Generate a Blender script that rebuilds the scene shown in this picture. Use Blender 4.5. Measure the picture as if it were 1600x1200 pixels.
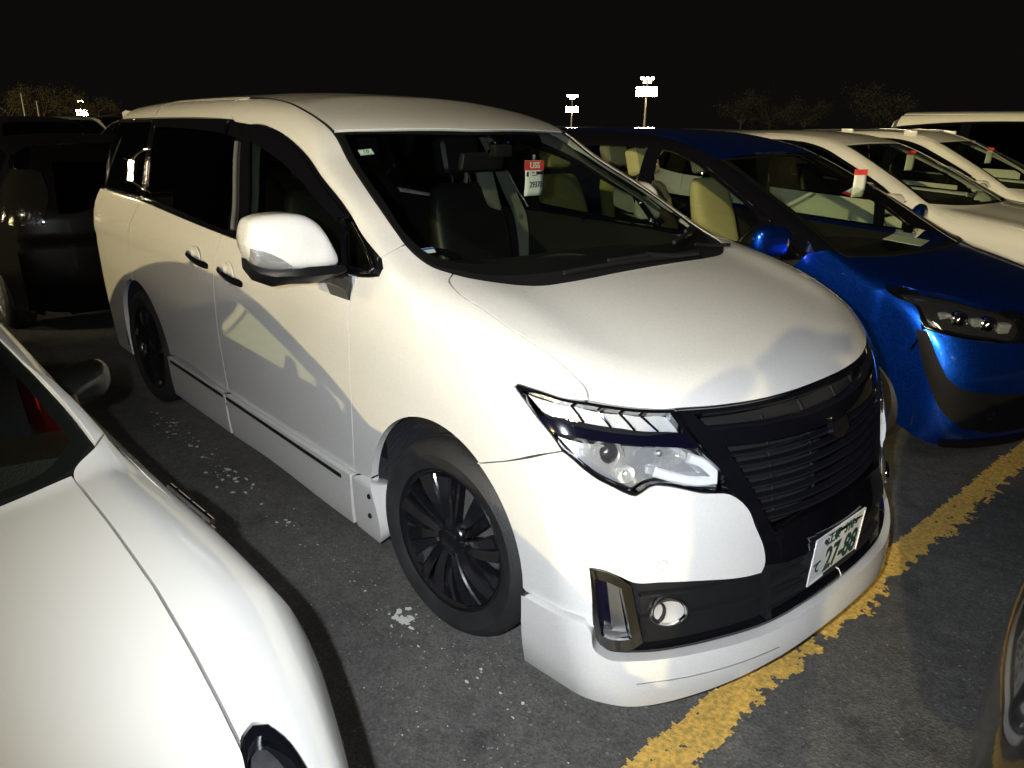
# Night car park: pearl white minivan between parked cars under floodlights
import bpy, bmesh, math, random
import numpy as np
from mathutils import Vector, Matrix, Euler
from mathutils.geometry import delaunay_2d_cdt
for o in list(bpy.data.objects): bpy.data.objects.remove(o)
random.seed(7); RNG=np.random.default_rng(7)
SC=bpy.context.scene; COL=SC.collection
# ---------------------------------------------------------------- camera
cd=bpy.data.cameras.new('camera'); cam=bpy.data.objects.new('camera',cd); COL.objects.link(cam); SC.camera=cam
cd.sensor_width=36; cd.lens=1181.34/1600*36; cd.clip_start=.05; cd.clip_end=2000
CP=Vector((1.7973,-2.2484,1.6922)); YAW,PITCH,ROLL=2.4024,.3326,.0165
_f=Vector((math.cos(YAW)*math.cos(PITCH),math.sin(YAW)*math.cos(PITCH),-math.sin(PITCH)))
_r=_f.cross(Vector((0,0,1))).normalized(); _u=_r.cross(_f)
_r2=_r*math.cos(ROLL)+_u*math.sin(ROLL); _u2=-_r*math.sin(ROLL)+_u*math.cos(ROLL)
cam.matrix_world=Matrix(((_r2.x,_u2.x,-_f.x,CP.x),(_r2.y,_u2.y,-_f.y,CP.y),(_r2.z,_u2.z,-_f.z,CP.z),(0,0,0,1)))
# ---------------------------------------------------------------- night sky
wd=bpy.data.worlds.new('World'); SC.world=wd; wd.use_nodes=True
bg=wd.node_tree.nodes['Background']; bg.inputs[0].default_value=(.62,.55,.50,1); bg.inputs[1].default_value=.0055
# ---------------------------------------------------------------- main floodlight (distant, warm): parallel light
sl=bpy.data.lights.new('sun','SUN'); sl.energy=2.1; sl.angle=math.radians(.75); sl.color=(1.0,.81,.40)
so=bpy.data.objects.new('sun',sl); COL.objects.link(so)
SUN=Vector((-.40,.885,-.25)).normalized()
so.rotation_euler=SUN.to_track_quat('-Z','Y').to_euler(); so.location=(10,-20,6)
# the photographer's own torch, held a hand's breadth left of the phone
fl=bpy.data.lights.new('camera_flash','SPOT'); fl.energy=355; fl.shadow_soft_size=.012; fl.color=(.90,.95,1.0); fl.spot_size=math.radians(100); fl.spot_blend=1.0
fo=bpy.data.objects.new('camera_flash',fl); COL.objects.link(fo)
fo.location=CP-_r2*.12+_u2*.03-_f*.02
fo.rotation_euler=(_f+_r2*.15+_u2*.05).to_track_quat('-Z','Y').to_euler()
SC.view_settings.view_transform='Standard'; SC.view_settings.look='None'; SC.view_settings.exposure=.18; SC.view_settings.gamma=1
SC.render.resolution_x=1024; SC.render.resolution_y=768
# ================================================================ materials
MT={}
def mat(name,col=(.5,.5,.5),rough=.5,metal=0,coat=0,coat_r=.03,emit=None,es=1,alpha=None,spec=.5,bump=None,var=None,trans=0,ior=1.45):
    """principled material; bump=(scale,strength[,detail]); var=(scale,amount) mottles the colour"""
    if name in MT: return MT[name]
    m=bpy.data.materials.new(name); m.use_nodes=True; nt=m.node_tree; b=nt.nodes['Principled BSDF']
    b.inputs['Base Color'].default_value=(*col,1); b.inputs['Roughness'].default_value=rough; b.inputs['Metallic'].default_value=metal
    b.inputs['Coat Weight'].default_value=coat; b.inputs['Coat Roughness'].default_value=coat_r
    b.inputs['Specular IOR Level'].default_value=spec; b.inputs['Transmission Weight'].default_value=trans; b.inputs['IOR'].default_value=ior
    if emit: b.inputs['Emission Color'].default_value=(*emit,1); b.inputs['Emission Strength'].default_value=es
    tc=None
    if bump or var: tc=nt.nodes.new('ShaderNodeTexCoord')
    if bump:
        n=nt.nodes.new('ShaderNodeTexNoise'); n.inputs['Scale'].default_value=bump[0]; n.inputs['Detail'].default_value=bump[2] if len(bump)>2 else 3
        nt.links.new(tc.outputs['Object'],n.inputs['Vector'])
        u=nt.nodes.new('ShaderNodeBump'); u.inputs['Strength'].default_value=bump[1]; u.inputs['Distance'].default_value=.01
        nt.links.new(n.outputs['Fac'],u.inputs['Height']); nt.links.new(u.outputs['Normal'],b.inputs['Normal'])
    if var:
        n=nt.nodes.new('ShaderNodeTexNoise'); n.inputs['Scale'].default_value=var[0]; n.inputs['Detail'].default_value=5
        nt.links.new(tc.outputs['Object'],n.inputs['Vector'])
        r=nt.nodes.new('ShaderNodeMapRange'); r.inputs[1].default_value=.3; r.inputs[2].default_value=.7; r.inputs[3].default_value=1-var[1]; r.inputs[4].default_value=1+var[1]
        nt.links.new(n.outputs['Fac'],r.inputs[0])
        h=nt.nodes.new('ShaderNodeHueSaturation'); h.inputs['Color'].default_value=(*col,1); nt.links.new(r.outputs[0],h.inputs['Value'])
        nt.links.new(h.outputs['Color'],b.inputs['Base Color'])
    MT[name]=m; return m
def glass(name,tint=(.6,.65,.62),refl=1.0,rough=.0,dirt=.0):
    """thin sheet glass: tinted see-through plus mirror reflection by angle"""
    if name in MT: return MT[name]
    m=bpy.data.materials.new(name); m.use_nodes=True; nt=m.node_tree; nt.nodes.clear()
    o=nt.nodes.new('ShaderNodeOutputMaterial'); t=nt.nodes.new('ShaderNodeBsdfTransparent'); t.inputs[0].default_value=(*tint,1)
    g=nt.nodes.new('ShaderNodeBsdfGlossy'); g.inputs['Roughness'].default_value=rough; g.inputs[0].default_value=(refl,refl,refl,1)
    lw=nt.nodes.new('ShaderNodeLayerWeight'); lw.inputs[0].default_value=.5   # Schlick reflectance, same from both sides of the sheet
    pw=nt.nodes.new('ShaderNodeMath'); pw.operation='POWER'; pw.inputs[1].default_value=5; nt.links.new(lw.outputs['Facing'],pw.inputs[0])
    f=nt.nodes.new('ShaderNodeMapRange'); f.inputs[3].default_value=.045; f.inputs[4].default_value=1; nt.links.new(pw.outputs[0],f.inputs[0])
    x=nt.nodes.new('ShaderNodeMixShader'); nt.links.new(f.outputs[0],x.inputs[0]); nt.links.new(t.outputs[0],x.inputs[1]); nt.links.new(g.outputs[0],x.inputs[2])
    last=x
    if dirt>0:
        d=nt.nodes.new('ShaderNodeBsdfDiffuse'); d.inputs[0].default_value=(.6,.6,.57,1)
        y=nt.nodes.new('ShaderNodeMixShader'); y.inputs[0].default_value=dirt; nt.links.new(x.outputs[0],y.inputs[1]); nt.links.new(d.outputs[0],y.inputs[2]); last=y
    nt.links.new(last.outputs[0],o.inputs[0]); MT[name]=m; return m
def paint(name,col,flake=0.0,rough=.38,metal=0):
    """clear-coated car paint with fine flake sparkle and orange peel"""
    if name in MT: return MT[name]
    m=mat(name,col,rough,metal,coat=1,coat_r=.025); nt=m.node_tree; b=nt.nodes['Principled BSDF']
    tc=nt.nodes.new('ShaderNodeTexCoord')
    v=nt.nodes.new('ShaderNodeTexVoronoi'); v.inputs['Scale'].default_value=900; nt.links.new(tc.outputs['Object'],v.inputs['Vector'])
    if flake:
        r=nt.nodes.new('ShaderNodeMapRange'); r.inputs[3].default_value=rough-flake*.5; r.inputs[4].default_value=rough+flake*.5
        s=nt.nodes.new('ShaderNodeSeparateColor'); nt.links.new(v.outputs['Color'],s.inputs[0]); nt.links.new(s.outputs[0],r.inputs[0]); nt.links.new(r.outputs[0],b.inputs['Roughness'])
        h=nt.nodes.new('ShaderNodeHueSaturation'); h.inputs['Color'].default_value=(*col,1)
        q=nt.nodes.new('ShaderNodeMapRange'); q.inputs[3].default_value=1-.25*flake; q.inputs[4].default_value=1+.15*flake; nt.links.new(s.outputs[1],q.inputs[0]); nt.links.new(q.outputs[0],h.inputs['Value']); nt.links.new(h.outputs[0],b.inputs['Base Color'])
    # thin road film: the clear coat is duller in cloudy patches
    d=nt.nodes.new('ShaderNodeTexNoise'); d.inputs['Scale'].default_value=3.5; d.inputs['Detail'].default_value=7; d.inputs['Roughness'].default_value=.7; nt.links.new(tc.outputs['Object'],d.inputs['Vector'])
    dr=nt.nodes.new('ShaderNodeMapRange'); dr.inputs[1].default_value=.35; dr.inputs[2].default_value=.75; dr.inputs[3].default_value=.02; dr.inputs[4].default_value=.13; nt.links.new(d.outputs['Fac'],dr.inputs[0]); nt.links.new(dr.outputs[0],b.inputs['Coat Roughness'])
    n=nt.nodes.new('ShaderNodeTexNoise'); n.inputs['Scale'].default_value=260; nt.links.new(tc.outputs['Object'],n.inputs['Vector'])
    u=nt.nodes.new('ShaderNodeBump'); u.inputs['Strength'].default_value=.02; u.inputs['Distance'].default_value=.002
    nt.links.new(n.outputs['Fac'],u.inputs['Height']); nt.links.new(u.outputs['Normal'],b.inputs['Coat Normal'])
    return m
PEARL=paint('pearl_white_paint',(.62,.615,.605),.5,.32)
WHITE=paint('white_paint',(.62,.615,.59),.0,.36)
BLUE=paint('blue_metallic_paint',(.005,.07,.54),.5,.31,.97)
SLATM=mat('satin_black_slat',(.010,.010,.014),.14,coat=1)
STALK=mat('mirror_base_black',(.006,.006,.007),.28)
PLENS=mat('projector_glass',(.03,.03,.035),.03,coat=1,spec=1.0)
LCHR=mat('lamp_chrome',(.80,.81,.83),.17,.78,coat=.6,bump=(45,.12))
BLACKP=paint('black_paint',(.004,.004,.006),.0,.25)
GREYP=paint('grey_paint',(.05,.05,.055),.4,.35,.5)
SILVP=paint('silver_paint',(.42,.43,.44),.4,.35,.6)
REDP=paint('dark_red_paint',(.16,.01,.01),.3,.35,.3)
GBLK=mat('gloss_black',(.004,.004,.006),.06,coat=1)
NAVY=mat('gloss_midnight_blue',(.003,.003,.010),.08,coat=1)
MBLK=mat('matt_black_plastic',(.009,.009,.010),.55,bump=(400,.15),spec=.3)
SHUT=mat('shut_line_black',(.004,.004,.004),.9)
CHR=mat('chrome',(.75,.76,.78),.06,1)
REFL=mat('reflector_chrome',(.90,.91,.93),.20,.5,coat=1,bump=(70,.30,2))
SATIN=mat('satin_silver',(.55,.56,.58),.35,1)
RUB=mat('tyre_rubber',(.016,.016,.017),.62,bump=(120,.25),var=(9,.35))
RIMB=mat('gloss_black_rim',(.008,.008,.010),.18,coat=.8,bump=(30,.04))
BRAKE=mat('brake_disc_steel',(.35,.33,.31),.45,.8,var=(12,.25))
LINER=mat('wheel_arch_liner',(.018,.019,.024),.75,bump=(60,.6))
GL=glass('tinted_windscreen',(.74,.79,.75)); GLS=glass('door_glass',(.62,.68,.58)); PRIV=glass('privacy_glass',(.03,.032,.035))
LENS=glass('clear_lens',(.93,.94,.95),.9); GLC=glass('clear_car_glass',(.78,.85,.76))
DASH=mat('dashboard_black',(.006,.006,.006),.6,bump=(180,.2)); DASH2=mat('dashboard_grille_grey',(.018,.018,.018),.7)
SEATB=mat('black_leather',(.006,.006,.0055),.45,bump=(160,.2)); TRIM=mat('pale_pillar_trim',(.11,.115,.095),.8,bump=(300,.1)); BEIGE=mat('beige_seat_fabric',(.48,.41,.22),.85,bump=(350,.3))
REDL=mat('red_leather',(.30,.008,.010),.5,bump=(160,.2)); GREYT=mat('grey_trim',(.05,.05,.048),.8)
WPLAST=mat('white_guide_plastic',(.75,.76,.78),.3,coat=.5); AMB=mat('amber_lens',(.5,.16,.02),.2,coat=.6); REDLENS=mat('red_lamp_lens',(.25,.006,.006),.12,coat=1)
PAPER=mat('paper_tag',(.78,.80,.74),.7); REDINK=mat('red_ink',(.72,.06,.05),.6); INK=mat('black_ink',(.012,.014,.012),.6); PLATE=mat('plate_white',(.62,.63,.64),.35,bump=(90,.03)); GREENINK=mat('plate_green_ink',(.01,.035,.03),.4)
# ================================================================ mesh helpers
def ob(name,me,parent=None,m=None):
    o=bpy.data.objects.new(name,me); COL.objects.link(o)
    if m is not None: me.materials.append(m)
    if parent is not None: o.parent=parent
    return o
def mesh(name,V,F,m=None,parent=None,smooth=True,normals=None):
    me=bpy.data.meshes.new(name); me.from_pydata([tuple(map(float,v)) for v in V],[],[tuple(map(int,f)) for f in F]); me.update()
    if smooth: me.polygons.foreach_set('use_smooth',[True]*len(me.polygons))
    if normals is not None: me.normals_split_custom_set_from_vertices([tuple(map(float,n)) for n in normals])
    return ob(name,me,parent,m)
def bm_obj(name,bm,m,parent=None,smooth=False,bevel=0,seg=2,angle=None):
    me=bpy.data.meshes.new(name)
    if bevel: bmesh.ops.bevel(bm,geom=[e for e in bm.edges if len(e.link_faces)==2 and e.calc_face_angle(0)>.5],offset=bevel,segments=seg,affect='EDGES',profile=.7)
    bm.to_mesh(me); bm.free()
    if smooth or bevel: me.polygons.foreach_set('use_smooth',[True]*len(me.polygons)); me.set_sharp_from_angle(angle=angle or .6)
    return ob(name,me,parent,m)
def box(name,c,s,m,parent=None,rot=(0,0,0),bevel=.0,seg=2):
    bm=bmesh.new(); bmesh.ops.create_cube(bm,size=1); M=Matrix.Translation(c)@Euler(rot).to_matrix().to_4x4()@Matrix.Diagonal((*s,1))
    bmesh.ops.transform(bm,matrix=M,verts=bm.verts); return bm_obj(name,bm,m,parent,bevel=bevel,seg=seg)
def tube(name,pts,r,m,parent=None,n=10,cap=True):
    pts=[Vector(q) for q in pts]; rr=r if hasattr(r,'__len__') else [r]*len(pts); V=[];F=[]
    up=Vector((0,0,1))
    for i,q in enumerate(pts):
        t=(pts[min(i+1,len(pts)-1)]-pts[max(i-1,0)]).normalized(); a=t.cross(up if abs(t.z)<.95 else Vector((1,0,0))).normalized(); b=a.cross(t)
        for k in range(n): w=2*math.pi*k/n; V.append(q+a*math.cos(w)*rr[i]+b*math.sin(w)*rr[i])
    for i in range(len(pts)-1):
        for k in range(n): F.append((i*n+k,i*n+(k+1)%n,(i+1)*n+(k+1)%n,(i+1)*n+k))
    if cap: F.append(tuple(range(n))[::-1]); F.append(tuple(range((len(pts)-1)*n,len(pts)*n)))
    o=mesh(name,V,F,m,parent); o.data.set_sharp_from_angle(angle=.9); return o
def lathe(name,prof,m,parent=None,n=48,closed=False,axis='y',sharp=.6):
    """prof: (radius, axial) pairs turned about the local y axis"""
    V=[];F=[];k=len(prof)
    for i in range(n):
        a=2*math.pi*i/n
        for r,t in prof: V.append((r*math.cos(a),t,r*math.sin(a)))
    for i in range(n):
        for j in range(k if closed else k-1):
            a,b=i*k+j,i*k+(j+1)%k; c,d=((i+1)%n)*k+(j+1)%k,((i+1)%n)*k+j; F.append((a,b,c,d))
    o=mesh(name,V,F,m,parent); o.data.set_sharp_from_angle(angle=sharp); return o
def grid(name,P,m,parent=None,wrap=False,cap=False,sharp=None):
    """P: rows x cols x 3 array"""
    P=np.asarray(P,float); r,c,_=P.shape; F=[]
    for i in range(r-1):
        for j in range(c if wrap else c-1): F.append((i*c+j,i*c+(j+1)%c,(i+1)*c+(j+1)%c,(i+1)*c+j))
    if cap: F.append(tuple(range(c))[::-1]); F.append(tuple(range((r-1)*c,r*c)))
    o=mesh(name,P.reshape(-1,3),F,m,parent)
    if sharp: o.data.set_sharp_from_angle(angle=sharp)
    return o
def empty(name,loc=(0,0,0),rz=0,label=None,cat=None,group=None):
    o=bpy.data.objects.new(name,None); COL.objects.link(o); o.location=loc; o.rotation_euler=(0,0,rz); o.empty_display_size=.2
    return tag(o,label,cat,group)
def tag(o,label=None,cat=None,group=None,kind=None):
    for k,v in (('label',label),('category',cat),('group',group),('kind',kind)):
        if v: o[k]=v
    return o
def copy_tree(o,parent=None):
    c=o.copy(); COL.objects.link(c); c.parent=parent
    for ch in list(o.children): copy_tree(ch,c)
    return c
def text(name,s,size,M,m,parent=None,thick=.0008,off=0,sx=1):
    cu=bpy.data.curves.new(name,'FONT'); cu.body=s; cu.size=size; cu.align_x='CENTER'; cu.align_y='CENTER'; cu.extrude=thick; cu.offset=off; cu.resolution_u=4
    t=bpy.data.objects.new(name,cu); COL.objects.link(t); bpy.context.view_layer.update()
    me=bpy.data.meshes.new_from_object(t.evaluated_get(bpy.context.evaluated_depsgraph_get())); bpy.data.objects.remove(t)
    me.transform(M@Matrix.Diagonal((sx,1,1,1))); me.materials.clear(); return ob(name,me,parent,m)
# ================================================================ implicit car surfaces and the panels cut from them
class Tab:
    """monotone cubic table"""
    def __init__(s,*pts):
        s.x=np.array([q[0] for q in pts],float); s.y=np.array([q[1] for q in pts],float)
        h=np.diff(s.x); d=np.diff(s.y)/h; m=np.zeros(len(s.x))
        m[0],m[-1]=d[0],d[-1]
        for i in range(1,len(s.x)-1):
            if d[i-1]*d[i]>0:
                w1=2*h[i]+h[i-1]; w2=h[i]+2*h[i-1]; m[i]=(w1+w2)/(w1/d[i-1]+w2/d[i])
        s.m=m
    def __call__(s,v):
        v=np.clip(v,s.x[0],s.x[-1]); i=np.clip(np.searchsorted(s.x,v)-1,0,len(s.x)-2)
        h=s.x[i+1]-s.x[i]; t=(v-s.x[i])/h
        return (s.y[i]*(1+2*t)*(1-t)**2+s.m[i]*h*t*(1-t)**2+s.y[i+1]*t*t*(3-2*t)+s.m[i+1]*h*t*t*(t-1))
def smax(a,b,k): return np.maximum(a,b)+k*.25*np.maximum(0,1-np.abs(a-b)/k)**2
def smin(a,b,k): return -smax(-a,-b,k)
def bump(v,c,w): return np.exp(-((v-c)/w)**2)
def sstep(a,b,v): t=np.clip((v-a)/(b-a),0,1); return t*t*(3-2*t)
def grad(f,P,e=1e-3):
    g=np.stack([f(P+np.array(d)*e)-f(P-np.array(d)*e) for d in ((1,0,0),(0,1,0),(0,0,1))],-1)
    return g/np.maximum(np.linalg.norm(g,axis=-1,keepdims=True),1e-9)
def march(f,O,D,t0,t1,n=140):
    """first crossing along rays; returns t, hit. The fields are close to true distances, so stride by them first"""
    O=np.asarray(O,float);D=np.asarray(D,float); t=np.full(len(O),t0,float)
    for _ in range(16): t+=np.maximum(f(O+D*t[:,None])*.33,0)
    for _ in range(4): t-=.04*(f(O+D*t[:,None])<0)
    done=np.zeros(len(O),bool); lo=t.copy(); hi=t.copy(); act=np.arange(len(O)); cur=t.copy()
    step=.03
    for k in range(int((t1-t0)/step)):
        if not len(act): break
        nx=cur[act]+step; v=f(O[act]+D[act]*nx[:,None]); neg=v<0
        i=act[neg]; lo[i]=cur[i]; hi[i]=nx[neg]; done[i]=True
        j=act[~neg]; cur[j]=nx[~neg]+np.maximum(v[~neg]*.33-step,0); act=j[cur[j]<t1]
    for _ in range(17):
        m=(lo+hi)/2; v=f(O+D*m[:,None]); neg=v<0; hi=np.where(neg,m,hi); lo=np.where(neg,lo,m)
    return (lo+hi)/2,done
DIRS={'S':(0,1,0),'F':(-1,0,0),'T':(0,0,-1),'D':(-.7,.714,0),'C':(-.5,.6,-.62),'U':(0,.62,-.78),'R':(1,0,0),'E':(-.45,.87,-.2),'W':(-.8,0,-.6)}
def basis(d):
    d=np.array(DIRS[d] if isinstance(d,str) else d,float); d/=np.linalg.norm(d)
    up=np.array([0,0,1.]) if abs(d[2])<.9 else np.array([1.,0,0]); e1=np.cross(d,up); e1/=np.linalg.norm(e1); e2=np.cross(e1,d); return d,e1,e2
def refine(P,h,closed=True,corner=.75):
    """resample a polyline at about h, rounding through gentle bends, keeping sharp corners"""
    P=[np.array(q,float) for q in P]; n=len(P); out=[]
    def tang(i):
        a,b,c=P[(i-1)%n],P[i],P[(i+1)%n]
        if not closed and i in(0,n-1): return None
        u=(b-a)/max(np.linalg.norm(b-a),1e-9); v=(c-b)/max(np.linalg.norm(c-b),1e-9)
        if np.arccos(np.clip(u@v,-1,1))>corner: return None
        t=u*np.linalg.norm(c-b)+v*np.linalg.norm(b-a); return t/max(np.linalg.norm(t),1e-9)
    T=[tang(i) for i in range(n)]
    for i in range(n if closed else n-1):
        a,b=P[i],P[(i+1)%n]; L=np.linalg.norm(b-a)
        if L<1e-6: continue
        ta=T[i]; tb=T[(i+1)%n]; ch=(b-a)/L
        ta=ch if ta is None else ta; tb=ch if tb is None else tb
        k=max(1,int(round(L/h)))
        for j in range(k):
            t=j/k; out.append(a*(1+2*t)*(1-t)**2+ta*L*t*(1-t)**2+b*t*t*(3-2*t)+tb*L*t*t*(t-1))
    if not closed: out.append(P[-1])
    return np.array(out)
def inside(poly,Q):
    x,y=Q[:,0],Q[:,1]; r=np.zeros(len(Q),bool); n=len(poly)
    for i in range(n):
        a,b=poly[i],poly[i-1]
        c=((a[1]>y)!=(b[1]>y)); 
        if a[1]!=b[1]: r^=c&(x<(b[0]-a[0])*(y-a[1])/(b[1]-a[1])+a[0])
    return r
def area(p): return .5*np.sum(p[:,0]*np.roll(p[:,1],-1)-np.roll(p[:,0],-1)*p[:,1])
def inset(p,d):
    s=1 if area(p)>0 else -1; a=p-np.roll(p,1,0); b=np.roll(p,-1,0)-p
    a/=np.maximum(np.linalg.norm(a,axis=1,keepdims=True),1e-9); b/=np.maximum(np.linalg.norm(b,axis=1,keepdims=True),1e-9)
    na=np.stack([-a[:,1],a[:,0]],1)*s; nb=np.stack([-b[:,1],b[:,0]],1)*s; n=na+nb; l=np.linalg.norm(n,axis=1,keepdims=True); n/=np.maximum(l,.6)
    n=n/np.maximum(np.linalg.norm(n,axis=1,keepdims=True),1e-9)/np.maximum(l/2,.5)
    return p+n*d
def cast(f,Q,dirn,far=4.,reach=8.):
    d,e1,e2=basis(dirn); O=Q[:,:1]*e1+Q[:,1:2]*e2-d*far; D=np.repeat(d[None],len(Q),0)
    t,ok=march(f,O,D,0,reach); P=O+D*t[:,None]
    if (~ok).any():
        B=O[~ok]; ts=np.linspace(0,reach,200); v=np.stack([f(B+d*s) for s in ts],1); P[~ok]=B+d*ts[np.argmin(v,1)][:,None]
        for _ in range(8):
            X=P[~ok]; g=np.stack([f(X+np.array(w)*1e-3)-f(X-np.array(w)*1e-3) for w in ((1,0,0),(0,1,0),(0,0,1))],-1)/2e-3
            P[~ok]=X-(f(X)/np.maximum((g**2).sum(-1),1e-3))[:,None]*g
    return P
def panel(name,f,dirn,out,m,parent,h=.03,off=0.,gap=.0022,lip=.014,holes=(),mirror=None,sym=False,weld=False,dfn=None):
    """sheet of bodywork: 3-D outline 'out' seen along dirn, laid on the surface f=0, edges turned in by 'lip'.
    sym: outline is the y<=0 half, mirrored into one sheet; mirror: also make the other side's part (returned second)"""
    d,e1,e2=basis(dirn); E=np.stack([e1,e2],1)
    out=[np.array(q,float) for q in out]
    if weld: out=[cast(f,np.array([[0.,q[2]]]) ,'F')[0]*[1,0,1] if abs(q[1])<1e-4 else q for q in out]
    if sym: out=out+[q*[1,-1,1] for q in out[::-1] if abs(q[1])>1e-4]
    p2=refine([q@E for q in out],h*.6); p2=inset(p2,gap)
    hol=[inset(refine([np.array(q,float)@E for q in H],h*.6),-gap) for H in holes]
    lo,hi=p2.min(0),p2.max(0); gx,gy=np.meshgrid(np.arange(lo[0]+h/2,hi[0],h),np.arange(lo[1]+h/2,hi[1],h)); G=np.stack([gx.ravel(),gy.ravel()],1)
    k=inside(p2,G)
    for H in hol: k&=~inside(H,G)
    G=G[k]
    rings=[p2]+hol
    B=np.concatenate([np.concatenate([r,(r+np.roll(r,-1,0))/2]) for r in rings])
    if len(G): 
        dm=np.min(((G[:,None]-B[None])**2).sum(-1),1) if len(G)*len(B)<6e6 else np.ones(len(G)); G=G[dm>(h*.38)**2]
    A=np.concatenate(rings+[G]); ed=[];s=0
    for r in rings: ed+=[(s+i,s+(i+1)%len(r)) for i in range(len(r))]; s+=len(r)
    vo,eo,fo_,ov,oe,of=delaunay_2d_cdt([Vector(q) for q in A],ed,[],0,1e-6)
    Q=np.array([tuple(v) for v in vo]); T=np.array([t for t in fo_ if len(t)==3]); c=Q[T].mean(1); k=inside(p2,c)
    for H in hol: k&=~inside(H,c)
    T=T[k]; used=np.unique(T); rm=-np.ones(len(Q),int); rm[used]=np.arange(len(used)); Q=Q[used]; T=rm[T]
    P=cast(f,Q,dirn); N=grad(f,P)
    o_=off if dfn is None else off+dfn(P); P=P+N*(o_[:,None] if hasattr(o_,'__len__') else o_)
    if weld:
        c0=np.abs(P[:,1])<.006; P[c0,1]=0; N[c0,1]=0; N[c0]/=np.linalg.norm(N[c0],axis=1,keepdims=True)
    # orient outward
    fn=np.cross(P[T[:,1]]-P[T[:,0]],P[T[:,2]]-P[T[:,0]]); flip=(fn*N[T[:,0]]).sum(1)<0; T[flip]=T[flip][:,::-1]
    V=P; NN=N; F=[tuple(t) for t in T]
    if lip:
        cnt={}
        for t in F:
            for i in range(3): cnt[(t[i],t[(i+1)%3])]=1
        be=[e for e in cnt if (e[1],e[0]) not in cnt and not(weld and abs(P[e[0],1])<1e-6 and abs(P[e[1],1])<1e-6)]; vs=sorted({v for e in be for v in e}); nb=len(V)
        i1={v:nb+i for i,v in enumerate(vs)}; i2={v:nb+len(vs)+i for i,v in enumerate(vs)}
        nx={a:b for a,b in be}; side=np.zeros((len(vs),3))
        for i,v in enumerate(vs):
            w=nx.get(v,v); t=P[w]-P[v]; q=np.cross(t,N[v]); side[i]=q/max(np.linalg.norm(q),1e-9)
        ed_=P[vs]; dn=ed_-N[vs]*lip
        V=np.concatenate([P,ed_,dn]); NN=np.concatenate([N,side,side]); F=F+[(b,a,i2[a],i2[b]) for a,b in [(i1[x],i1[y]) for x,y in []]]
        F+= [(i1[b],i1[a],i2[a],i2[b]) for a,b in be]
    if weld:
        n0=len(V); mp=[i if abs(V[i][1])<1e-6 and i<len(P) else n0+i for i in range(n0)]
        V=np.concatenate([V,V*[1,-1,1]]); NN=np.concatenate([NN,NN*[1,-1,1]]); F=F+[tuple(mp[i] for i in t)[::-1] for t in F]
    o=mesh(name,V,F,m,parent,normals=NN)
    if mirror is not None:
        V2=V*[1,-1,1]; N2=NN*[1,-1,1]; o2=mesh(name,V2,[t[::-1] for t in F],m,parent if mirror is True else mirror,normals=N2); return o,o2
    return o
def arc(cx,cz,r,a0,a1,n=16,y=-1.):
    return [(cx+r*math.cos(math.radians(a0+(a1-a0)*i/n)),y,cz+r*math.sin(math.radians(a0+(a1-a0)*i/n))) for i in range(n+1)]
def tyre_wheel(parent,x,y,z,R,rr,w,side,spoke,rimmat,steer=0,name='wheel',spoke_n=None):
    """wheel facing side (-1: towards -y); children tyre, rim, spokes, hub cap, brake disc"""
    e=empty(name,(x,y,z)); e.parent=parent; e.rotation_euler=(0,0,steer+(0 if side<0 else math.pi))
    b=.022
    prof=[(rr,.03),(rr+.006,.004),(rr+.018,-.004),(rr+.05,-.012),((R+rr)/2+.008,-.014),(R-.035,-.008),(R-.016,.004),(R-.005,.018),(R,.034)]
    for g in (.30,.5,.70): prof+=[(R,w*g-.006),(R-.007,w*g-.005),(R-.007,w*g+.005),(R,w*g+.006)]
    prof+=[(R,w-.034),(R-.016,w-.004),(R-.05,w+.006),(rr,w-.02)]
    lathe('tyre',prof,RUB,e,72,closed=True)
    lathe('rim',[(rr+.004,.0),(rr+.006,.004),(rr-.004,.006),(rr-.014,.016),(rr-.02,.05),(rr-.05,w*.5),(rr-.02,w-.02),(rr,w)],rimmat,e,64)
    lathe('brake_disc',[(.03,.085),(rr*.70,.085),(rr*.70,.10),(.03,.10)],BRAKE,e,40)
    lathe('brake_shield',[(.0,.125),(rr-.03,.125)],MBLK,e,32)
    spoke(e,rr,rimmat)
    return e
# ================================================================ generic car bodies (own coordinates: origin on the ground under the front axle, x forward)
def car_fn(K):
    W=Tab(*K['W']); Hc=Tab(*K['Hc']); Fc=Tab(*K['Fc']); Fa=Tab(*K['Fa']); G=Tab(*K['G']); Rc=Tab(*K['Rc']); Wx=Tab(*K['Wx']); Xr=Tab(*K['Xr'])
    hd=K.get('hd',.05); yw=K.get('yw',.8); wc=K.get('wc',.17); fp=K.get('fp',2.2); ks=K.get('ks',.10); kf=K.get('kf',.10); crown=K.get('crown',.012); waist=K.get('waist',0)
    def f(P):
        x,y,z=P[...,0],P[...,1],P[...,2]; a=np.abs(y)
        Wz=W(z)+waist*bump(z,K.get('wz',.8),.10)
        fs=a-Wz
        if 'taper' in K: fs=fs-K['flare'][0]*bump(x,K['flare'][1],K['flare'][2])+K['taper'][1]*np.maximum(x-K['taper'][0],0)**1.3
        ft=z-(Hc(x)-hd*(a/yw)**2+crown*bump(a,yw*.92,.12)*sstep(.7,.3,x))
        ff=x-(Fc(z)-Fa(z)*(a/.9)**fp)
        rear=-x-(Xr(z)-.12*(a/.9)**3)
        lo=smax(smax(fs,ft,ks),ff,kf); lo=smax(lo,rear,.12); lo=smax(lo,.10-z,.03)
        gs=a-G(z); gw=x-(Wx(z)+wc*.5-wc*(a/.75)**2); gt=z-(Rc(x)-.045*(a/.62)**2.6)
        g=smax(gs,gt,.10); g=smax(g,gw,.05); g=smax(g,rear,.10); g=smax(g,K.get('gz',.7)-z,.02)
        return smin(lo,g,.035)
    return f
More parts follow.
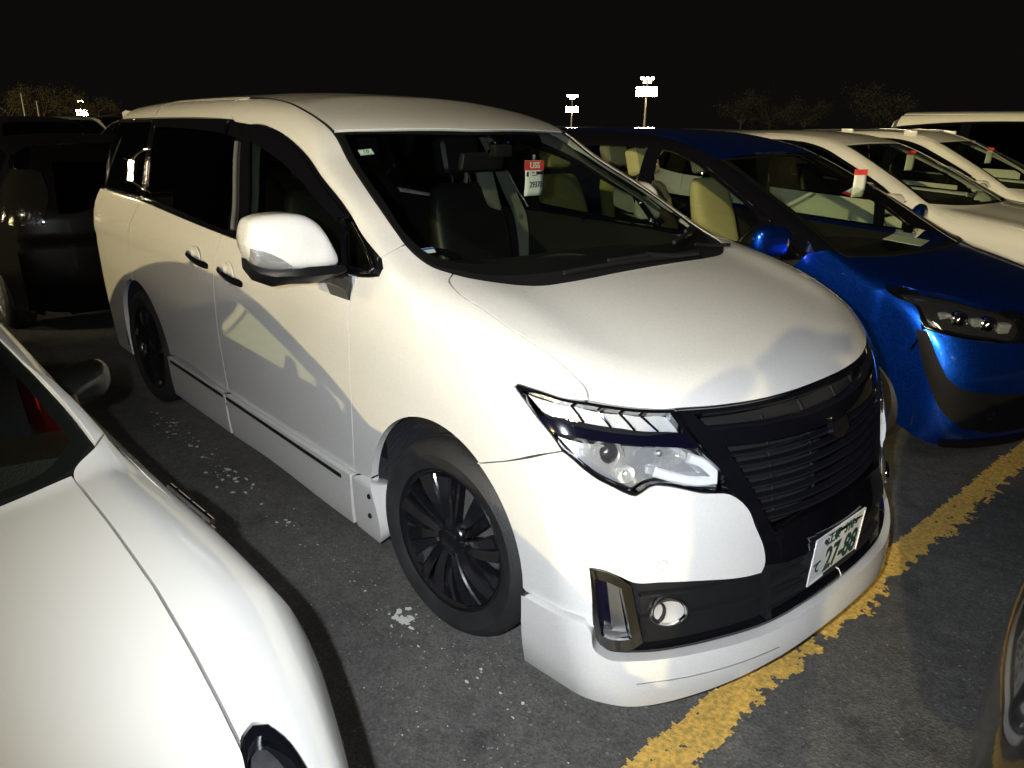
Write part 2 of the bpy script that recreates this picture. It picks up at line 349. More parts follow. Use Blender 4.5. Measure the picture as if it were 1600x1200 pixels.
def std_spokes(n=5,double=True,w=(.022,.030)):
    def go(e,rr,m):
        for k in range(n):
            for q in ((-.16,.16) if double else (0,)):
                a=2*math.pi*k/n+q*.9; V=[];K_=3
                for i in range(K_+1):
                    t=i/K_; r=.04+(rr-.055)*t; ww=(w[0]+(w[1]-w[0])*t)*(.6 if double else 1); ca,sa=math.cos(a+q*.25*t),math.sin(a+q*.25*t); yy=.03-.012*t
                    for u,d in ((-ww,.004),(-ww*.6,-.004),(ww*.6,-.004),(ww,.004),(ww*.8,.03),(-ww*.8,.03)): V.append((r*ca-sa*u,yy+d,r*sa+ca*u))
                F=[(i*6+j,(i+1)*6+j,(i+1)*6+(j+1)%6,i*6+(j+1)%6) for i in range(K_) for j in range(6)]+[tuple(range(6)),tuple(range(K_*6,K_*6+6))[::-1]]
                o=mesh('spoke',V,F,m,e); o.data.set_sharp_from_angle(angle=.4)
        lathe('hub',[(.06,.05),(.055,.02),(.03,.016),(0,.015)],m,e,24)
    return go
def on_surf(f,P,off=0.):
    P=np.array(P,float)
    for _ in range(6):
        d=grad(f,P); P=P-d*f(P)[:,None]
    return P+grad(f,P)*off
def gen_car(root,K,body,glassm=None,trim=GBLK,h=.05,cabin=SEATB,pillar=None,wheel=True,roofm=None,lamps=True,nose=True,spokes=None,rimm=None,rear=True,seats=True,hoodm=None):
    """body panels, glass, lamps, wheels and cabin for one parked car, all children of root"""
    K=dict(K); f=car_fn(K)
    def snap(L,dr):
        d,e1,e2=basis(dr); L=np.array(L,float); P=cast(f,np.stack([L@e1,L@e2],1),dr); P[np.abs(L[:,1])<1e-4,1]=0; return [tuple(q) for q in P]
    K['hood_side']=[tuple(q) for q in np.concatenate([np.linspace(a_,b_,6)[:-1] for a_,b_ in zip(np.array(K['hood_side'][:-1],float),np.array(K['hood_side'][1:],float))]+[np.array([K['hood_side'][-1]],float)])]
    for k_,dr in (('hood_side','T'),('cowl','T'),('hood_front','T'),('lamp_back',K.get('lsnap','D')),('lamp',K.get('lsnap','D')),('lamp_bot','D'),('bump_in','F')): K[k_]=snap(K[k_],dr)
    K['ws_top'],K['ws_bot']=snap([K['ws_top'],K['ws_bot']],'W')
    R=root; glassm=glassm or GLC; pillar=pillar or body; roofm=roofm or body; hoodm=hoodm or body
    xb,zb,xt,zt,xre,zbr=K['dlo']; wb=K['wb']; ra=K['ra']; zs=K['zs']; rw=K['rw']; G=Tab(*K['G']); yw=K.get('yw',.8)
    def gy(z,d=.0): return -(float(G(z))-d)
    belt=[(xb+(xre-xb)*t,-1,zb+(zbr-zb)*t) for t in (0,.2,.5,.8,1)]
    apil=[(xb+(xt-xb)*t,gy(zb+(zt-zb)*t),zb+.03+(zt-zb-.03)*(t**.9)) for t in (0,.25,.5,.75,.93)]
    roofl=[(xt-.16,-1,zt+.035),(xt+(xre-xt)*.35,-1,zt+.055),(xt+(xre-xt)*.7,-1,zt+.03),(xre+K.get('rk',.25),-1,zt-.03)]
    side_top=apil+roofl+[(xre,-1,zbr+.03)]
    # lower sides: fender, two doors, quarter
    xn=K['xn']; zf=K['zf']   # nose end of the fender side and height of its top there
    d1,d2,d3=K['doors']
    def seam(x,lean=0): return [(x+lean,-1,zb+(zbr-zb)*np.clip((x-xb)/(xre-xb),0,1)),(x,-1,.75),(x-.01,-1,zs)]
    hs=K['hood_side']; wsb_=K['ws_bot']
    fen=[(d1,-1,zs),(d1,-1,zb-.002),(xb+.03,-1,zb+.002),(xb+.05,float(np.interp(0,[0,1],[-1,0]))*abs(gy(zb+.02)),zb+.02),tuple(wsb_)]+hs+K['lamp_back']+[(xn,-1,K['zbump'])]+arc(0,rw,ra,math.degrees(math.asin(min(.99,(K['zbump']-rw)/ra))) if K['zbump']-rw<ra else 75,176,16)
    panel('front_fender',f,'C',fen,body,R,h=h*.7,mirror=True,lip=.03)
    panel('front_door',f,'S',seam(d1)+seam(d2)[::-1],body,R,h=h,mirror=True)
    panel('rear_door',f,'S',seam(d2)+arc(-wb,rw,ra,12,95,10)+[(d3,-1,zbr-.01)],body,R,h=h,mirror=True)
    zq=K.get('zq',.9)
    panel('rear_quarter',f,'S',[(d3,-1,zbr-.01)]+arc(-wb,rw,ra,95,172,8)+[(-wb-ra-.02,-1,.25),(K['xe'],-1,.25),(K['xe'],-1,zq),(K['xe']+.03,-1,zbr),(xre,-1,zbr+.03)],body,R,h=h,mirror=True)
    panel('sill',f,'S',[(d1,-1,zs),(-wb+ra,-1,zs),(-wb+ra+.02,-1,zs-.14),(d1,-1,zs-.14)],K.get('sillm',body),R,h=h,off=.006,mirror=True)
    # windows
    dv=K['pill']; inner=lambda pts:pts
    def cutx(x0,x1):   # window between two posts, following belt and roof line
        def zt_(x):
            pts=sorted([(q[0],q[2]) for q in side_top]); return float(np.interp(x,[q[0] for q in pts],[q[1] for q in pts]))
        xs=np.linspace(x0,x1,9); top=[(x,-1,zt_(x)-.028) for x in xs if zt_(x)-.028>zb+(zbr-zb)*np.clip((x-xb)/(xre-xb),0,1)+.035]
        bl=[(x,-1,zb+(zbr-zb)*np.clip((x-xb)/(xre-xb),0,1)+.015) for x in (xs[::-1])]
        return top+bl
    wins=[cutx(dv[i][0],dv[i][1]) for i in range(len(dv))]
    panel('window_surround',f,'S',[(xb,-1,zb+.002)]+side_top[1:]+belt[::-1][:-1],trim,R,h=h,off=-.003,holes=wins,mirror=True,lip=.01)
    for i,w in enumerate(wins): panel('side_glass',f,'S',w,glassm if i<K.get('clear',2) else PRIV,R,h=h*1.5,off=-.008,gap=-.006,lip=0,mirror=True)
    # windscreen, pillars, roof, hood
    wt=K['ws_top']; wsb=K['ws_bot']; n_=5
    ws=[(wt[0]+.07,0,wt[2]+.012),(wt[0]+.055,wt[1]*.5,wt[2]+.008),tuple(wt)]+[tuple(np.array(wt)*(1-t)+np.array(wsb)*t+np.array([.0,-.004,.028])*math.sin(math.pi*t)) for t in (.25,.5,.75)]+[tuple(wsb)]+K['cowl']
    panel('windscreen',f,'W',ws,glassm if K.get('clear',2) else glassm,R,h=h,sym=True,gap=.012,lip=0)
    ins=lambda q,s:(q[0]*s+(1-s)*(wt[0]+wsb[0])/2,q[1]*s*1.0,q[2]*s+(1-s)*(wt[2]+wsb[2])/2)
    wi=[ins(q,.93) for q in ws]; wi=wi+[(a,-b,c) for a,b,c in wi[::-1] if abs(b)>1e-4]
    panel('windscreen_moulding',f,'W',ws,MBLK,R,h=h,sym=True,gap=.002,lip=.0,off=-.004,holes=[wi])
    wsl=[tuple(wt)]+[tuple(np.array(wt)*(1-t)+np.array(wsb)*t+np.array([.0,-.004,.028])*math.sin(math.pi*t)) for t in (.25,.5,.75)]+[tuple(wsb)]
    yr=K.get('yroof',.56); xrr=xre+K.get('rk',.25)
    seam_r=[(wt[0]-.12,wt[1]+.01,wt[2]+.04),(wt[0]-.35,-yr-.04,wt[2]+.08),(xt-.7,-yr,zt+.13),(xrr-.0,-yr+.02,zt+.06)]
    panel('roof_side_rail',f,'U',wsl+[(xb+.05,gy(zb+.02),zb+.02)]+[(q[0],gy(q[2]),q[2]) for q in side_top[:-1]]+seam_r[::-1],pillar,R,h=h*.8,mirror=True,lip=.012)
    panel('roof',f,(-.15,0,-.98),[(wt[0]+.065,0,1.6),(wt[0]+.05,wt[1]*.5,1.6),tuple(wt)]+seam_r+[(xrr-.08,-.3,1.6),(xrr-.1,0,1.6)],roofm,R,h=h*1.2,sym=True,lip=.012)
    hf=K['hood_front']
    panel('hood',f,(-.3,0,-.95),hf+hs[::-1]+[q for q in K['cowl']],hoodm,R,h=h*.8,sym=True,lip=.03,gap=.003)
    # nose
    if nose:
        fr=hf[::-1]; lamp=K['lamp']
        bo=[(xn,-.9,K['zbump'])]+K['lamp_bot']+K['bump_in']+[(K['Fc'][2][1],0,K['zlow']),(.7,-.6,K['zlow']-.01),(ra+.06,-.85,K['zlow'])]+arc(0,rw,ra,4,math.degrees(math.asin(min(.95,(K['zbump']-rw)/ra))),8)
        panel('front_bumper',f,'D',bo,body,R,h=h*.6,mirror=True,lip=.03,gap=.002)
        for s in (-1,1):
            HL=empty('headlamp',(0,0,0)); HL.parent=R
            for nm,m,off,gap in (('lamp_bowl',K.get('bowl',REFL),-.04,-.002),('lamp_lens',LENS,.001,.003)):
                o=panel(nm,f,K.get('ldir','D'),lamp,m,HL,h=.025,off=off,gap=gap,lip=0,dfn=(lambda P:-.012*np.abs(np.sin(P[:,1]*40+P[:,2]*30))) if nm=='lamp_bowl' else None)
                if s>0: o.data.transform(Matrix.Diagonal((1,-1,1,1))); o.data.flip_normals()
            o=panel('lamp_frame',f,K.get('ldir','D'),lamp,GBLK,HL,h=.025,off=-.004,gap=.0,lip=.03,holes=[[tuple(np.array(lamp).mean(0)*.12+np.array(q)*.88) for q in lamp]])
            if s>0: o.data.transform(Matrix.Diagonal((1,-1,1,1))); o.data.flip_normals()
            for c,r in K.get('proj',()):
                n=Vector((.8,s*.6,0)).normalized(); e=lathe('projector',[(r*1.25,.03),(r*1.25,-.002),(r*1.1,-.006),(r,.0),(r*.85,-.008),(r*.5,-.018),(0,-.022)],CHR,HL,24)
                e.location=Vector((c[0],-s*c[1],c[2]))-n*.03; e.rotation_mode='QUATERNION'; e.rotation_quaternion=n.to_track_quat('-Y','Z')
        if K.get('grille'): panel('grille',f,'F',K['grille'],K.get('grillem',MBLK),R,h=.04,sym=True,off=-.02,gap=-.008,lip=0)
    if rear:
        ze=K.get('zrg',(zbr,zt-.05))
        yg=K.get('yrg',(.60,.50))
        hol=[(-4,a,b) for a,b in ((-yg[0],ze[0]+.05),(yg[0],ze[0]+.05),(yg[1],ze[1]),(-yg[1],ze[1]))]
        panel('tailgate',f,'R',[(-4,0,.3),(-4,-.6,.3),(-4,-.80,.34),(-4,-.80,zq),(-4,-.72,zbr),(-4,-yg[1]-.06,zt+.02),(-4,-.3,zt+.06),(-4,0,zt+.07)],body,R,h=h*1.2,sym=True,holes=[hol],gap=-.02)
        panel('rear_window',f,'R',hol,PRIV,R,h=.1,off=-.004,gap=-.008,lip=0)
        for s in (-1,1):
            o=panel('tail_lamp',f,(.75,.66,0),K['tail'],REDLENS,R,h=.04,off=.008,lip=.03)
            if s>0: o.data.transform(Matrix.Diagonal((1,-1,1,1))); o.data.flip_normals()
    panel('door_card',f,'S',[(d1+.02,-1,zb-.01),(d3,-1,zbr-.02),(d3,-1,zs+.05),(d1+.02,-1,zs+.05)],K.get('card',DASH),R,h=.15,off=-.045,lip=0,mirror=True)
    # running gear
    if wheel:
        for x in (0,-wb):
            for s in (-1,1):
                tyre_wheel(R,x,s*(K['tw']),rw,rw,rw*.66,.20,s,spokes or std_spokes(),rimm or SATIN)
                n=18; lin=[[(x+(ra+.025)*math.cos(math.radians(-10+200*i/n)),s*q,rw+(ra+.025)*math.sin(math.radians(-10+200*i/n))) for q in (K['tw']-.0,.52)] for i in range(n+1)]
                grid('wheel_arch_liner',lin,LINER,R); mesh('inner_arch_wall',[l[1] for l in lin],[tuple(range(n+1))],SHUT,R,smooth=False)
    box('underbody',(-wb/2,0,.27),(wb+1.2,1.0,.16),SHUT,R); box('engine_bay',(.2,0,.52),(.6,1.0,.36),SHUT,R)
    if seats:
        dd_=K.get('dashd',1.0); pr=[(xb+.05,zb+.0),(xb-.15*dd_,zb-.03),(xb-.42*dd_,zb-.04),(xb-.50*dd_,zb-.12),(xb-.45*dd_,.6),(xb+.05,.6)]
        grid('dashboard',[[(x,y,z-.03*abs(y/.72)**3) for x,z in pr] for y in np.linspace(-.70,.70,13)],DASH,R,wrap=True,cap=True,sharp=.7)
        sh=K.get('seatz',.75)
        sx_=K.get('seatx',1.0)
        for x,yy in ((xb-sx_,-.38),(xb-sx_,.38),*(((xb-1.9,-.36),(xb-1.9,.36)) if K.get('rear_seats',True) else ())): seat_g(x,yy,cabin,R,sh)
        box('cabin_floor',(-wb/2-.2,0,.36),(wb,1.4,.03),SHUT,R)
        SWr=empty('steering_wheel',(xb-.58,-.37,zb-.08)); SWr.parent=R; SWr.rotation_euler=(0,math.radians(-65),0)
        tube('wheel_rim',[(.18*math.cos(a),.18*math.sin(a),0) for a in np.linspace(0,2*math.pi,25)],.015,SEATB,SWr,8,False); box('wheel_boss',(0,0,-.01),(.30,.10,.04),DASH,SWr,bevel=.015)
    return f
def seat_g(x,y,m,parent,z=.75,w=.48,rec=.3):
    e=empty('seat',(x,y,z-.35)); e.parent=parent
    box('seat_cushion',(0,0,.28),(.50,w,.16),m,e,rot=(0,-.12,0),bevel=.05,seg=3)
    P=[]
    for t,ww,dd in ((0,.92,.14),(.15,1,.17),(.5,1.02,.15),(.8,.95,.12),(.95,.8,.10),(1,.62,.07)):
        xx=-.26-math.sin(rec)*.62*t; zz=.32+math.cos(rec)*.62*t
        P.append([(xx+dd*.5*math.copysign(abs(math.cos(a))**.6,math.cos(a)),w*.5*ww*math.copysign(abs(math.sin(a))**.55,math.sin(a)),zz) for a in np.linspace(0,2*math.pi,20,endpoint=False)])
    grid('seat_back',P,m,e,wrap=True,cap=True,sharp=1.2)
    box('headrest',(-.26-math.sin(rec)*.76,0,.32+math.cos(rec)*.76),(.11,w*.54,.19),m,e,rot=(0,-rec,0),bevel=.045,seg=3)
    for q in (-.06,.06): tube('headrest_post',[(-.26-math.sin(rec)*.58,q,.32+math.cos(rec)*.58),(-.26-math.sin(rec)*.70,q,.32+math.cos(rec)*.70)],.006,CHR,e,6)
    return e
def car_mirror(parent,f,x,z,y0,body,w=.20,hgt=.13,base=None,sides=(-1,1)):
    for s in sides:
        e=empty('door_mirror',(x,s*y0,z)); e.parent=parent
        ys=np.concatenate([np.linspace(.03,.06,4),np.linspace(.08,w-.03,6),np.linspace(w-.02,w,4)]); rows=[]
        for q in ys:
            t=(q-.03)/(w-.03); k=(1-abs(2*t-1)**3.2)**.5*1.0+.08; k=min(k,1)
            rows.append([(.06*k*math.copysign(abs(math.cos(a))**.7,math.cos(a))*(1 if math.cos(a)>0 else .45)-.05*t,s*q,hgt*.5*k*math.copysign(abs(math.sin(a))**.7,math.sin(a))+.03+.01*t) for a in np.linspace(0,2*math.pi,24,endpoint=False)])
        if s>0: rows=rows[::-1]
        grid('mirror_housing',rows,body,e,wrap=True,cap=True,sharp=1.2)
        st=[[(-.03,s*a,b-.03),(.035,s*a,b-.03),(.035,s*a,b),(-.03,s*a,b)] for a,b in ((-.02,-.03),(.03,-.03),(.07,-.02))]
        if s<0: st=[r[::-1] for r in st]
        grid('mirror_stalk',st,base or GBLK,e,wrap=True,cap=True,sharp=.5)
        box('mirror_glass',(-.035,s*(w*.55),.035),(.004,w*.62,hgt*.7),CHR,e)
# ================================================================ ground
def asphalt():
    m=bpy.data.materials.new('asphalt'); m.use_nodes=True; nt=m.node_tree; b=nt.nodes['Principled BSDF']; L=nt.links.new
    tc=nt.nodes.new('ShaderNodeTexCoord')
    def noise(s,d=6,r=.6):
        n=nt.nodes.new('ShaderNodeTexNoise'); n.inputs['Scale'].default_value=s; n.inputs['Detail'].default_value=d; n.inputs['Roughness'].default_value=r; L(tc.outputs['Object'],n.inputs['Vector']); return n
    def ramp(src,a,b_,c0,c1):
        r=nt.nodes.new('ShaderNodeMapRange'); r.inputs[1].default_value=a; r.inputs[2].default_value=b_; r.inputs[3].default_value=c0; r.inputs[4].default_value=c1; L(src,r.inputs[0]); return r
    big=noise(.9,6); mid=noise(14,6,.7); oil=noise(2.3,4,.55); fine=noise(190,3,.7)
    v=nt.nodes.new('ShaderNodeTexVoronoi'); v.inputs['Scale'].default_value=130; L(tc.outputs['Object'],v.inputs['Vector'])
    s=nt.nodes.new('ShaderNodeSeparateColor'); L(v.outputs['Color'],s.inputs[0])
    stone=ramp(s.outputs[0],.0,1,.72,1.28); spk=ramp(s.outputs[1],.992,.995,0,1)
    mul=nt.nodes.new('ShaderNodeMath'); mul.operation='MULTIPLY'; L(ramp(big.outputs['Fac'],.3,.7,.75,1.25).outputs[0],mul.inputs[0]); L(ramp(mid.outputs['Fac'],.3,.7,.75,1.25).outputs[0],mul.inputs[1])
    m2=nt.nodes.new('ShaderNodeMath'); m2.operation='MULTIPLY'; L(mul.outputs[0],m2.inputs[0]); L(stone.outputs[0],m2.inputs[1])
    m3=nt.nodes.new('ShaderNodeMath'); m3.operation='MULTIPLY'; L(m2.outputs[0],m3.inputs[0]); L(ramp(oil.outputs['Fac'],.60,.72,1,.62).outputs[0],m3.inputs[1]); m2=m3
    h=nt.nodes.new('ShaderNodeHueSaturation'); h.inputs['Color'].default_value=(.098,.095,.090,1); L(m2.outputs[0],h.inputs['Value'])
    mx=nt.nodes.new('ShaderNodeMix'); mx.data_type='RGBA'; L(spk.outputs[0],mx.inputs[0]); L(h.outputs[0],mx.inputs[6]); mx.inputs[7].default_value=(.22,.21,.19,1); L(mx.outputs[2],b.inputs['Base Color'])
    b.inputs['Roughness'].default_value=.78; b.inputs['Specular IOR Level'].default_value=.35
    ad=nt.nodes.new('ShaderNodeMath'); ad.operation='ADD'; L(v.outputs['Distance'],ad.inputs[0]); L(fine.outputs['Fac'],ad.inputs[1])
    u=nt.nodes.new('ShaderNodeBump'); u.inputs['Strength'].default_value=.45; u.inputs['Distance'].default_value=.004; L(ad.outputs[0],u.inputs['Height']); L(u.outputs['Normal'],b.inputs['Normal'])
    return m
ASPH=asphalt()
gx=[-400,-60,-12,-4,0,4,12,60,400]
V=[(x,y,0) for x in gx for y in gx]; n=len(gx)
GROUND=tag(mesh('ground',V,[(i*n+j,(i+1)*n+j,(i+1)*n+j+1,i*n+j+1) for i in range(n-1) for j in range(n-1)],ASPH,smooth=False),kind='structure')
# worn yellow bay line: torn polygons of paint
YEL=mat('yellow_road_paint',(.82,.52,.12),.6,bump=(260,.9,4),var=(60,.35))
from mathutils import noise as mnoise
def yellow_line(y0,y1):
    """paint torn at both edges: cells of a fine grid kept where the worn outline leaves paint"""
    V=[];F=[];idx={}
    def fb(x,y,s,o=4): return mnoise.fractal(Vector((x*s,y*s,3.7)),.9,2.0,o)
    y=y0
    while y<y1:
        st=.006 if y<1.6 else (.012 if y<5 else .03)
        lo=.797+.010*fb(1,y,5); hi=.915+.022*fb(9,y,4)+.012*fb(2,y,14)
        n=int(.24/st)
        for i in range(n):
            x=.76+i*st; w=min(x-lo,(hi-x)*.8)
            if w+(.012 if x<.85 else .034)*fb(x,y,20,5)+.008*fb(x+3,y,75,3)>0 and fb(x+9,y,26,5)>-.80:
                b=len(V); V.extend(((x,y,.004),(x+st,y,.004),(x+st,y+st,.004),(x,y+st,.004))); F.append((b,b+1,b+2,b+3))
        y+=st
    o=mesh('yellow_line',V,F,YEL,smooth=False); return o
tag(yellow_line(-1.6,22),kind='structure')
# flakes left of the white bay line beside the van
WPNT=mat('worn_white_road_paint',(.62,.62,.60),.7,bump=(200,.5))
V=[];F=[]
r=np.random.default_rng(11)
def flake(cx,cy,s):
    k=r.integers(6,11); b=len(V); a0=r.random()*6.28; el=.4+.6*r.random()
    for i in range(k): a=a0+2*math.pi*i/k; q=s*(.35+.65*r.random()); V.append((cx+q*math.cos(a),cy+q*math.sin(a)*el,.004+6e-6*len(F)))
    F.append(tuple(range(b,b+k)))
for cx,n_,sp,sz in ((-2.55,55,.16,.018),(-2.25,35,.14,.016),(-1.95,22,.1,.012),(-1.72,45,.16,.020),(-1.5,22,.08,.014),(-1.2,8,.14,.010),(-1.02,12,.08,.012),(-.82,8,.07,.016),(-.5,26,.12,.006),(-.13,40,.10,.008),(.1,20,.12,.008),(.35,14,.14,.010)):
    for _ in range(int(n_*.6)): flake(cx+r.normal()*sp*.6,-.985+r.normal()*.035,sz*(.3+1.1*r.random()**2))
for _ in range(16): flake(-.14+r.normal()*.022,-.985+r.normal()*.018,.022)
for _ in range(90): flake(r.uniform(-.6,.7),r.uniform(-1.35,-.85),.0035*(.4+r.random()))
tag(mesh('white_paint_flakes',V,F,WPNT,smooth=False),'worn white paint flakes of a bay line beside the minivan','paint flakes',kind='stuff')
# ================================================================ the white minivan
V_W=Tab((.05,.84),(.12,.87),(.2,.89),(.35,.905),(.5,.915),(.7,.925),(.9,.928),(1.02,.922),(1.15,.905),(1.25,.885),(1.4,.83),(1.8,.60))
V_Hc=Tab((-4.2,1.33),(-.6,1.33),(-.3,1.262),(-.12,1.222),(.1,1.187),(.35,1.128),(.55,1.065),(.7,1.005),(.8,.955),(1.0,.80))
V_Fc=Tab((.02,.90),(.09,.945),(.2,.965),(.33,.95),(.45,.935),(.6,.91),(.8,.865),(.92,.82),(1.0,.775),(1.1,.66),(1.25,.3))
V_Fa=Tab((.05,.27),(.45,.30),(.95,.33),(1.1,.36))
V_G=Tab((1.1,.905),(1.22,.882),(1.4,.827),(1.55,.782),(1.66,.737),(1.75,.685),(1.85,.60))
V_Rc=Tab((-4.1,1.745),(-3.6,1.782),(-2.8,1.818),(-2.0,1.824),(-1.5,1.804),(-1.2,1.764),(-1.0,1.712),(-.8,1.642),(-.4,1.47))
V_Wx=Tab((1.0,.12),(1.15,.03),(1.25,-.18),(1.4,-.48),(1.55,-.81),(1.67,-1.02),(1.8,-1.5))
def van(P):
    x,y,z=P[...,0],P[...,1],P[...,2]; a=np.abs(y)
    # lower body
    W=V_W(z)-.012*np.clip(-(x+1.5)/2.3,0,1)**2*1.0 -.05*np.clip((x+.1),0,2)**2*0
    fs=a-W
    ft=z-(V_Hc(x)-(.02+.04*sstep(-.2,.6,x))*(a/.8)**2+.012*bump(a,.72,.12)*sstep(.75,.3,x))
    ff=x-(V_Fc(z)-V_Fa(z)*(a/.9)**2.2)
    lo=smax(fs,ft,.11); lo=smax(lo,ff,.10)
    rear=-x-(3.93-.10*(a/.9)**3-.33*np.clip((z-1.0)/.75,0,1)**1.2+.0*z)
    lo=smax(lo,rear,.12); lo=smax(lo,.06-z,.02)
    gs=a-(V_G(z)-.0*x)
    gw=x-(V_Wx(z)+.09-.17*(a/.75)**2)
    gt=z-(V_Rc(x)-.05*(a/.65)**2.6)
    gr=smax(gs,gt,.09); gr=smax(gr,gw,.05); gr=smax(gr,rear,.10)
    gr=smax(gr,1.0-z,.02)
    return smin(lo,gr,.035)
VAN=empty('minivan',(0,0,0),label='pearl white minivan with black mesh grille, black wheels and an auction tag behind the windscreen',cat='minivan')
def van_skirt(P):   # side skirts and lip stand proud of the body
    z=P[...,2]; return van(P)-.016*sstep(.44,.40,z)
# ---- shared edge lines (x, y, z) on the right-hand side
belt=[(-.352,-.884,1.231),(-.355,-.896,1.202),(-.473,-.904,1.185),(-.653,-.904,1.183),(-1.43,-.903,1.189),(-1.624,-.902,1.194),(-2.817,-.884,1.249),(-3.56,-.877,1.262)]
DF=[(-.477,-.904,1.182),(-.500,-.914,1.126),(-.516,-.920,1.078),(-.522,-.927,.945),(-.538,-.924,.657),(-.568,-.909,.402)]
BG=[(-1.646,-.902,1.195),(-1.706,-.917,1.104),(-1.733,-.923,1.033),(-1.760,-.928,.850),(-1.765,-.922,.631),(-1.762,-.909,.405)]
SG=[(-2.817,-.884,1.249),(-2.85,-.894,1.205),(-2.969,-.905,1.10),(-3.035,-.922,.85),(-3.06,-.92,.765)]
dlo_top=[(-.372,-.876,1.252),(-.511,-.856,1.312),(-.637,-.833,1.382),(-.743,-.818,1.431),(-.850,-.805,1.476),(-1.015,-.780,1.555),(-1.243,-.752,1.625),(-1.471,-.733,1.665),(-1.855,-.719,1.691),(-2.172,-.719,1.694),(-2.91,-.723,1.688),(-3.66,-.72,1.672)]
ws_side=[(-1.023,-.663,1.647),(-.853,-.695,1.543),(-.618,-.743,1.428),(-.364,-.781,1.295)]
cowl=[(-.364,-.781,1.295),(-.302,-.781,1.266),(-.223,-.771,1.238),(-.150,-.742,1.222),(-.103,-.716,1.214),(-.02,-.63,1.197),(.036,-.526,1.188),(.053,-.418,1.188),(.062,-.18,1.193),(.064,0,1.194)]
hood_side=[(-.150,-.742,1.222),(-.126,-.776,1.213),(-.045,-.809,1.191),(.081,-.817,1.163),(.238,-.813,1.119),(.369,-.795,1.074),(.450,-.787,1.034),(.495,-.786,1.006),(.517,-.798,.982)]
head_top=[(.514,-.803,.981),(.467,-.849,.989),(.414,-.881,1.002),(.350,-.908,1.011)]
head_in=[(.560,-.750,.970),(.608,-.685,.959),(.656,-.601,.951)]
head_left=[(.344,-.914,1.003),(.369,-.915,.988),(.422,-.913,.948),(.465,-.905,.913),(.490,-.898,.889),(.514,-.891,.860)]
head_bot=[(.532,-.882,.848),(.567,-.861,.817),(.598,-.835,.790),(.625,-.807,.770),(.651,-.775,.749),(.666,-.757,.741),(.673,-.742,.746),(.682,-.721,.760),(.691,-.703,.765),(.704,-.682,.762),(.763,-.581,.730),(.803,-.496,.711)]
head_r=[(.794,-.495,.748),(.736,-.561,.848),(.707,-.586,.888)]
fb=[(.487,-.909,.850),(.334,-.927,.778),(.200,-.925,.722)]
hood_front=[(.659,-.594,.951),(.705,-.486,.946),(.751,-.333,.942),(.776,-.173,.941),(.783,0,.942)]
gr_left=[(.660,-.595,.950),(.713,-.576,.884),(.738,-.557,.848),(.768,-.528,.794),(.807,-.488,.706),(.827,-.456,.669),(.846,-.429,.619),(.863,-.407,.566),(.874,-.397,.524),(.881,-.399,.475)]
in_top=[(.641,-.858,.540),(.677,-.819,.519),(.702,-.788,.498),(.748,-.713,.489),(.810,-.596,.475),(.866,-.457,.458),(.880,-.411,.457),(.881,-.399,.475)]
in_bot=[(.621,-.876,.538),(.632,-.875,.478),(.650,-.875,.362),(.666,-.868,.316),(.707,-.833,.301),(.754,-.765,.290),(.808,-.665,.288),(.850,-.569,.290),(.908,-.395,.291),(.942,-.181,.306),(.95,0,.31)]
lip_top=[(.386,-.906,.364),(.506,-.907,.377),(.599,-.899,.387),(.623,-.889,.385),(.639,-.882,.365),(.655,-.877,.307),(.679,-.862,.288),(.729,-.810,.278),(.810,-.666,.272),(.852,-.570,.272),(.911,-.396,.274),(.945,-.181,.292),(.95,0,.296)]
lip_bot=[(.36,-.858,.085),(.535,-.87,.112),(.677,-.858,.132),(.733,-.811,.126),(.764,-.761,.122),(.846,-.597,.135),(.928,-.355,.175),(.955,-.12,.205),(.958,0,.21)]
AF=(-.02,.36,.42); AR=(-3.0,.36,.412)
def side_arch(A,a0,a1,n=14): return arc(A[0],A[1],A[2],a0,a1,n,-.92)
# ---- sheet metal
hood=panel('hood',van,'W',hood_front+cowl[::-1][:7]+hood_side[0:]+head_in,PEARL,VAN,sym=False) if False else None
_half=[(.783,0,.942)]+hood_front[::-1][1:]+head_in[::-1][:-1]+[(.560,-.750,.970)]+hood_side[::-1]+cowl[4:]
hood=panel('hood',van,(-.35,0,-.93),_half,PEARL,VAN,h=.025,sym=True,gap=.003,lip=.03)
fd=panel('front_fender',van,'C',DF[::-1]+[(-.40,-.90,1.192),(-.355,-.896,1.202),(-.345,-.886,1.228),(-.372,-.872,1.254),(-.36,-.839,1.277)]+cowl[:4]+hood_side[1:]+head_top[1:]+head_left+fb+[q for q in side_arch(AF,58,171,20)]+[(-.44,-.911,.425)],PEARL,VAN,h=.022,mirror=True,lip=.03)
dr=panel('front_door',van,'S',DF+BG[::-1]+[(-1.624,-.902,1.194),(-1.43,-.903,1.189),(-.653,-.904,1.183)],PEARL,VAN,mirror=True,lip=.025)
sd=panel('sliding_door',van,'S',BG+[(-2.58,-.909,.405)]+side_arch(AR,6,100,12)+SG[::-1],PEARL,VAN,mirror=True,lip=.025)
def bumper_rear(P): return van(P)
panel('rear_quarter',van,'S',[(-2.817,-.884,1.249)]+SG[1:-1]+side_arch(AR,100,176,10)+[(-3.43,-.9,.20),(-3.80,-.9,.2),(-3.83,-.86,.6),(-3.80,-.86,1.02),(-3.70,-.86,1.16),(-3.60,-.877,1.262)],PEARL,VAN,mirror=True,lip=.025)
panel('roof_side_rail',van,'U',ws_side+[(-.36,-.839,1.277),(-.372,-.874,1.254)]+dlo_top[1:8]+[(-1.83,-.722,1.688),(-2.02,-.625,1.772),(-1.70,-.585,1.777),(-1.481,-.612,1.759),(-1.271,-.644,1.724),(-1.127,-.657,1.687)],PEARL,VAN,h=.022,mirror=True,lip=.012)
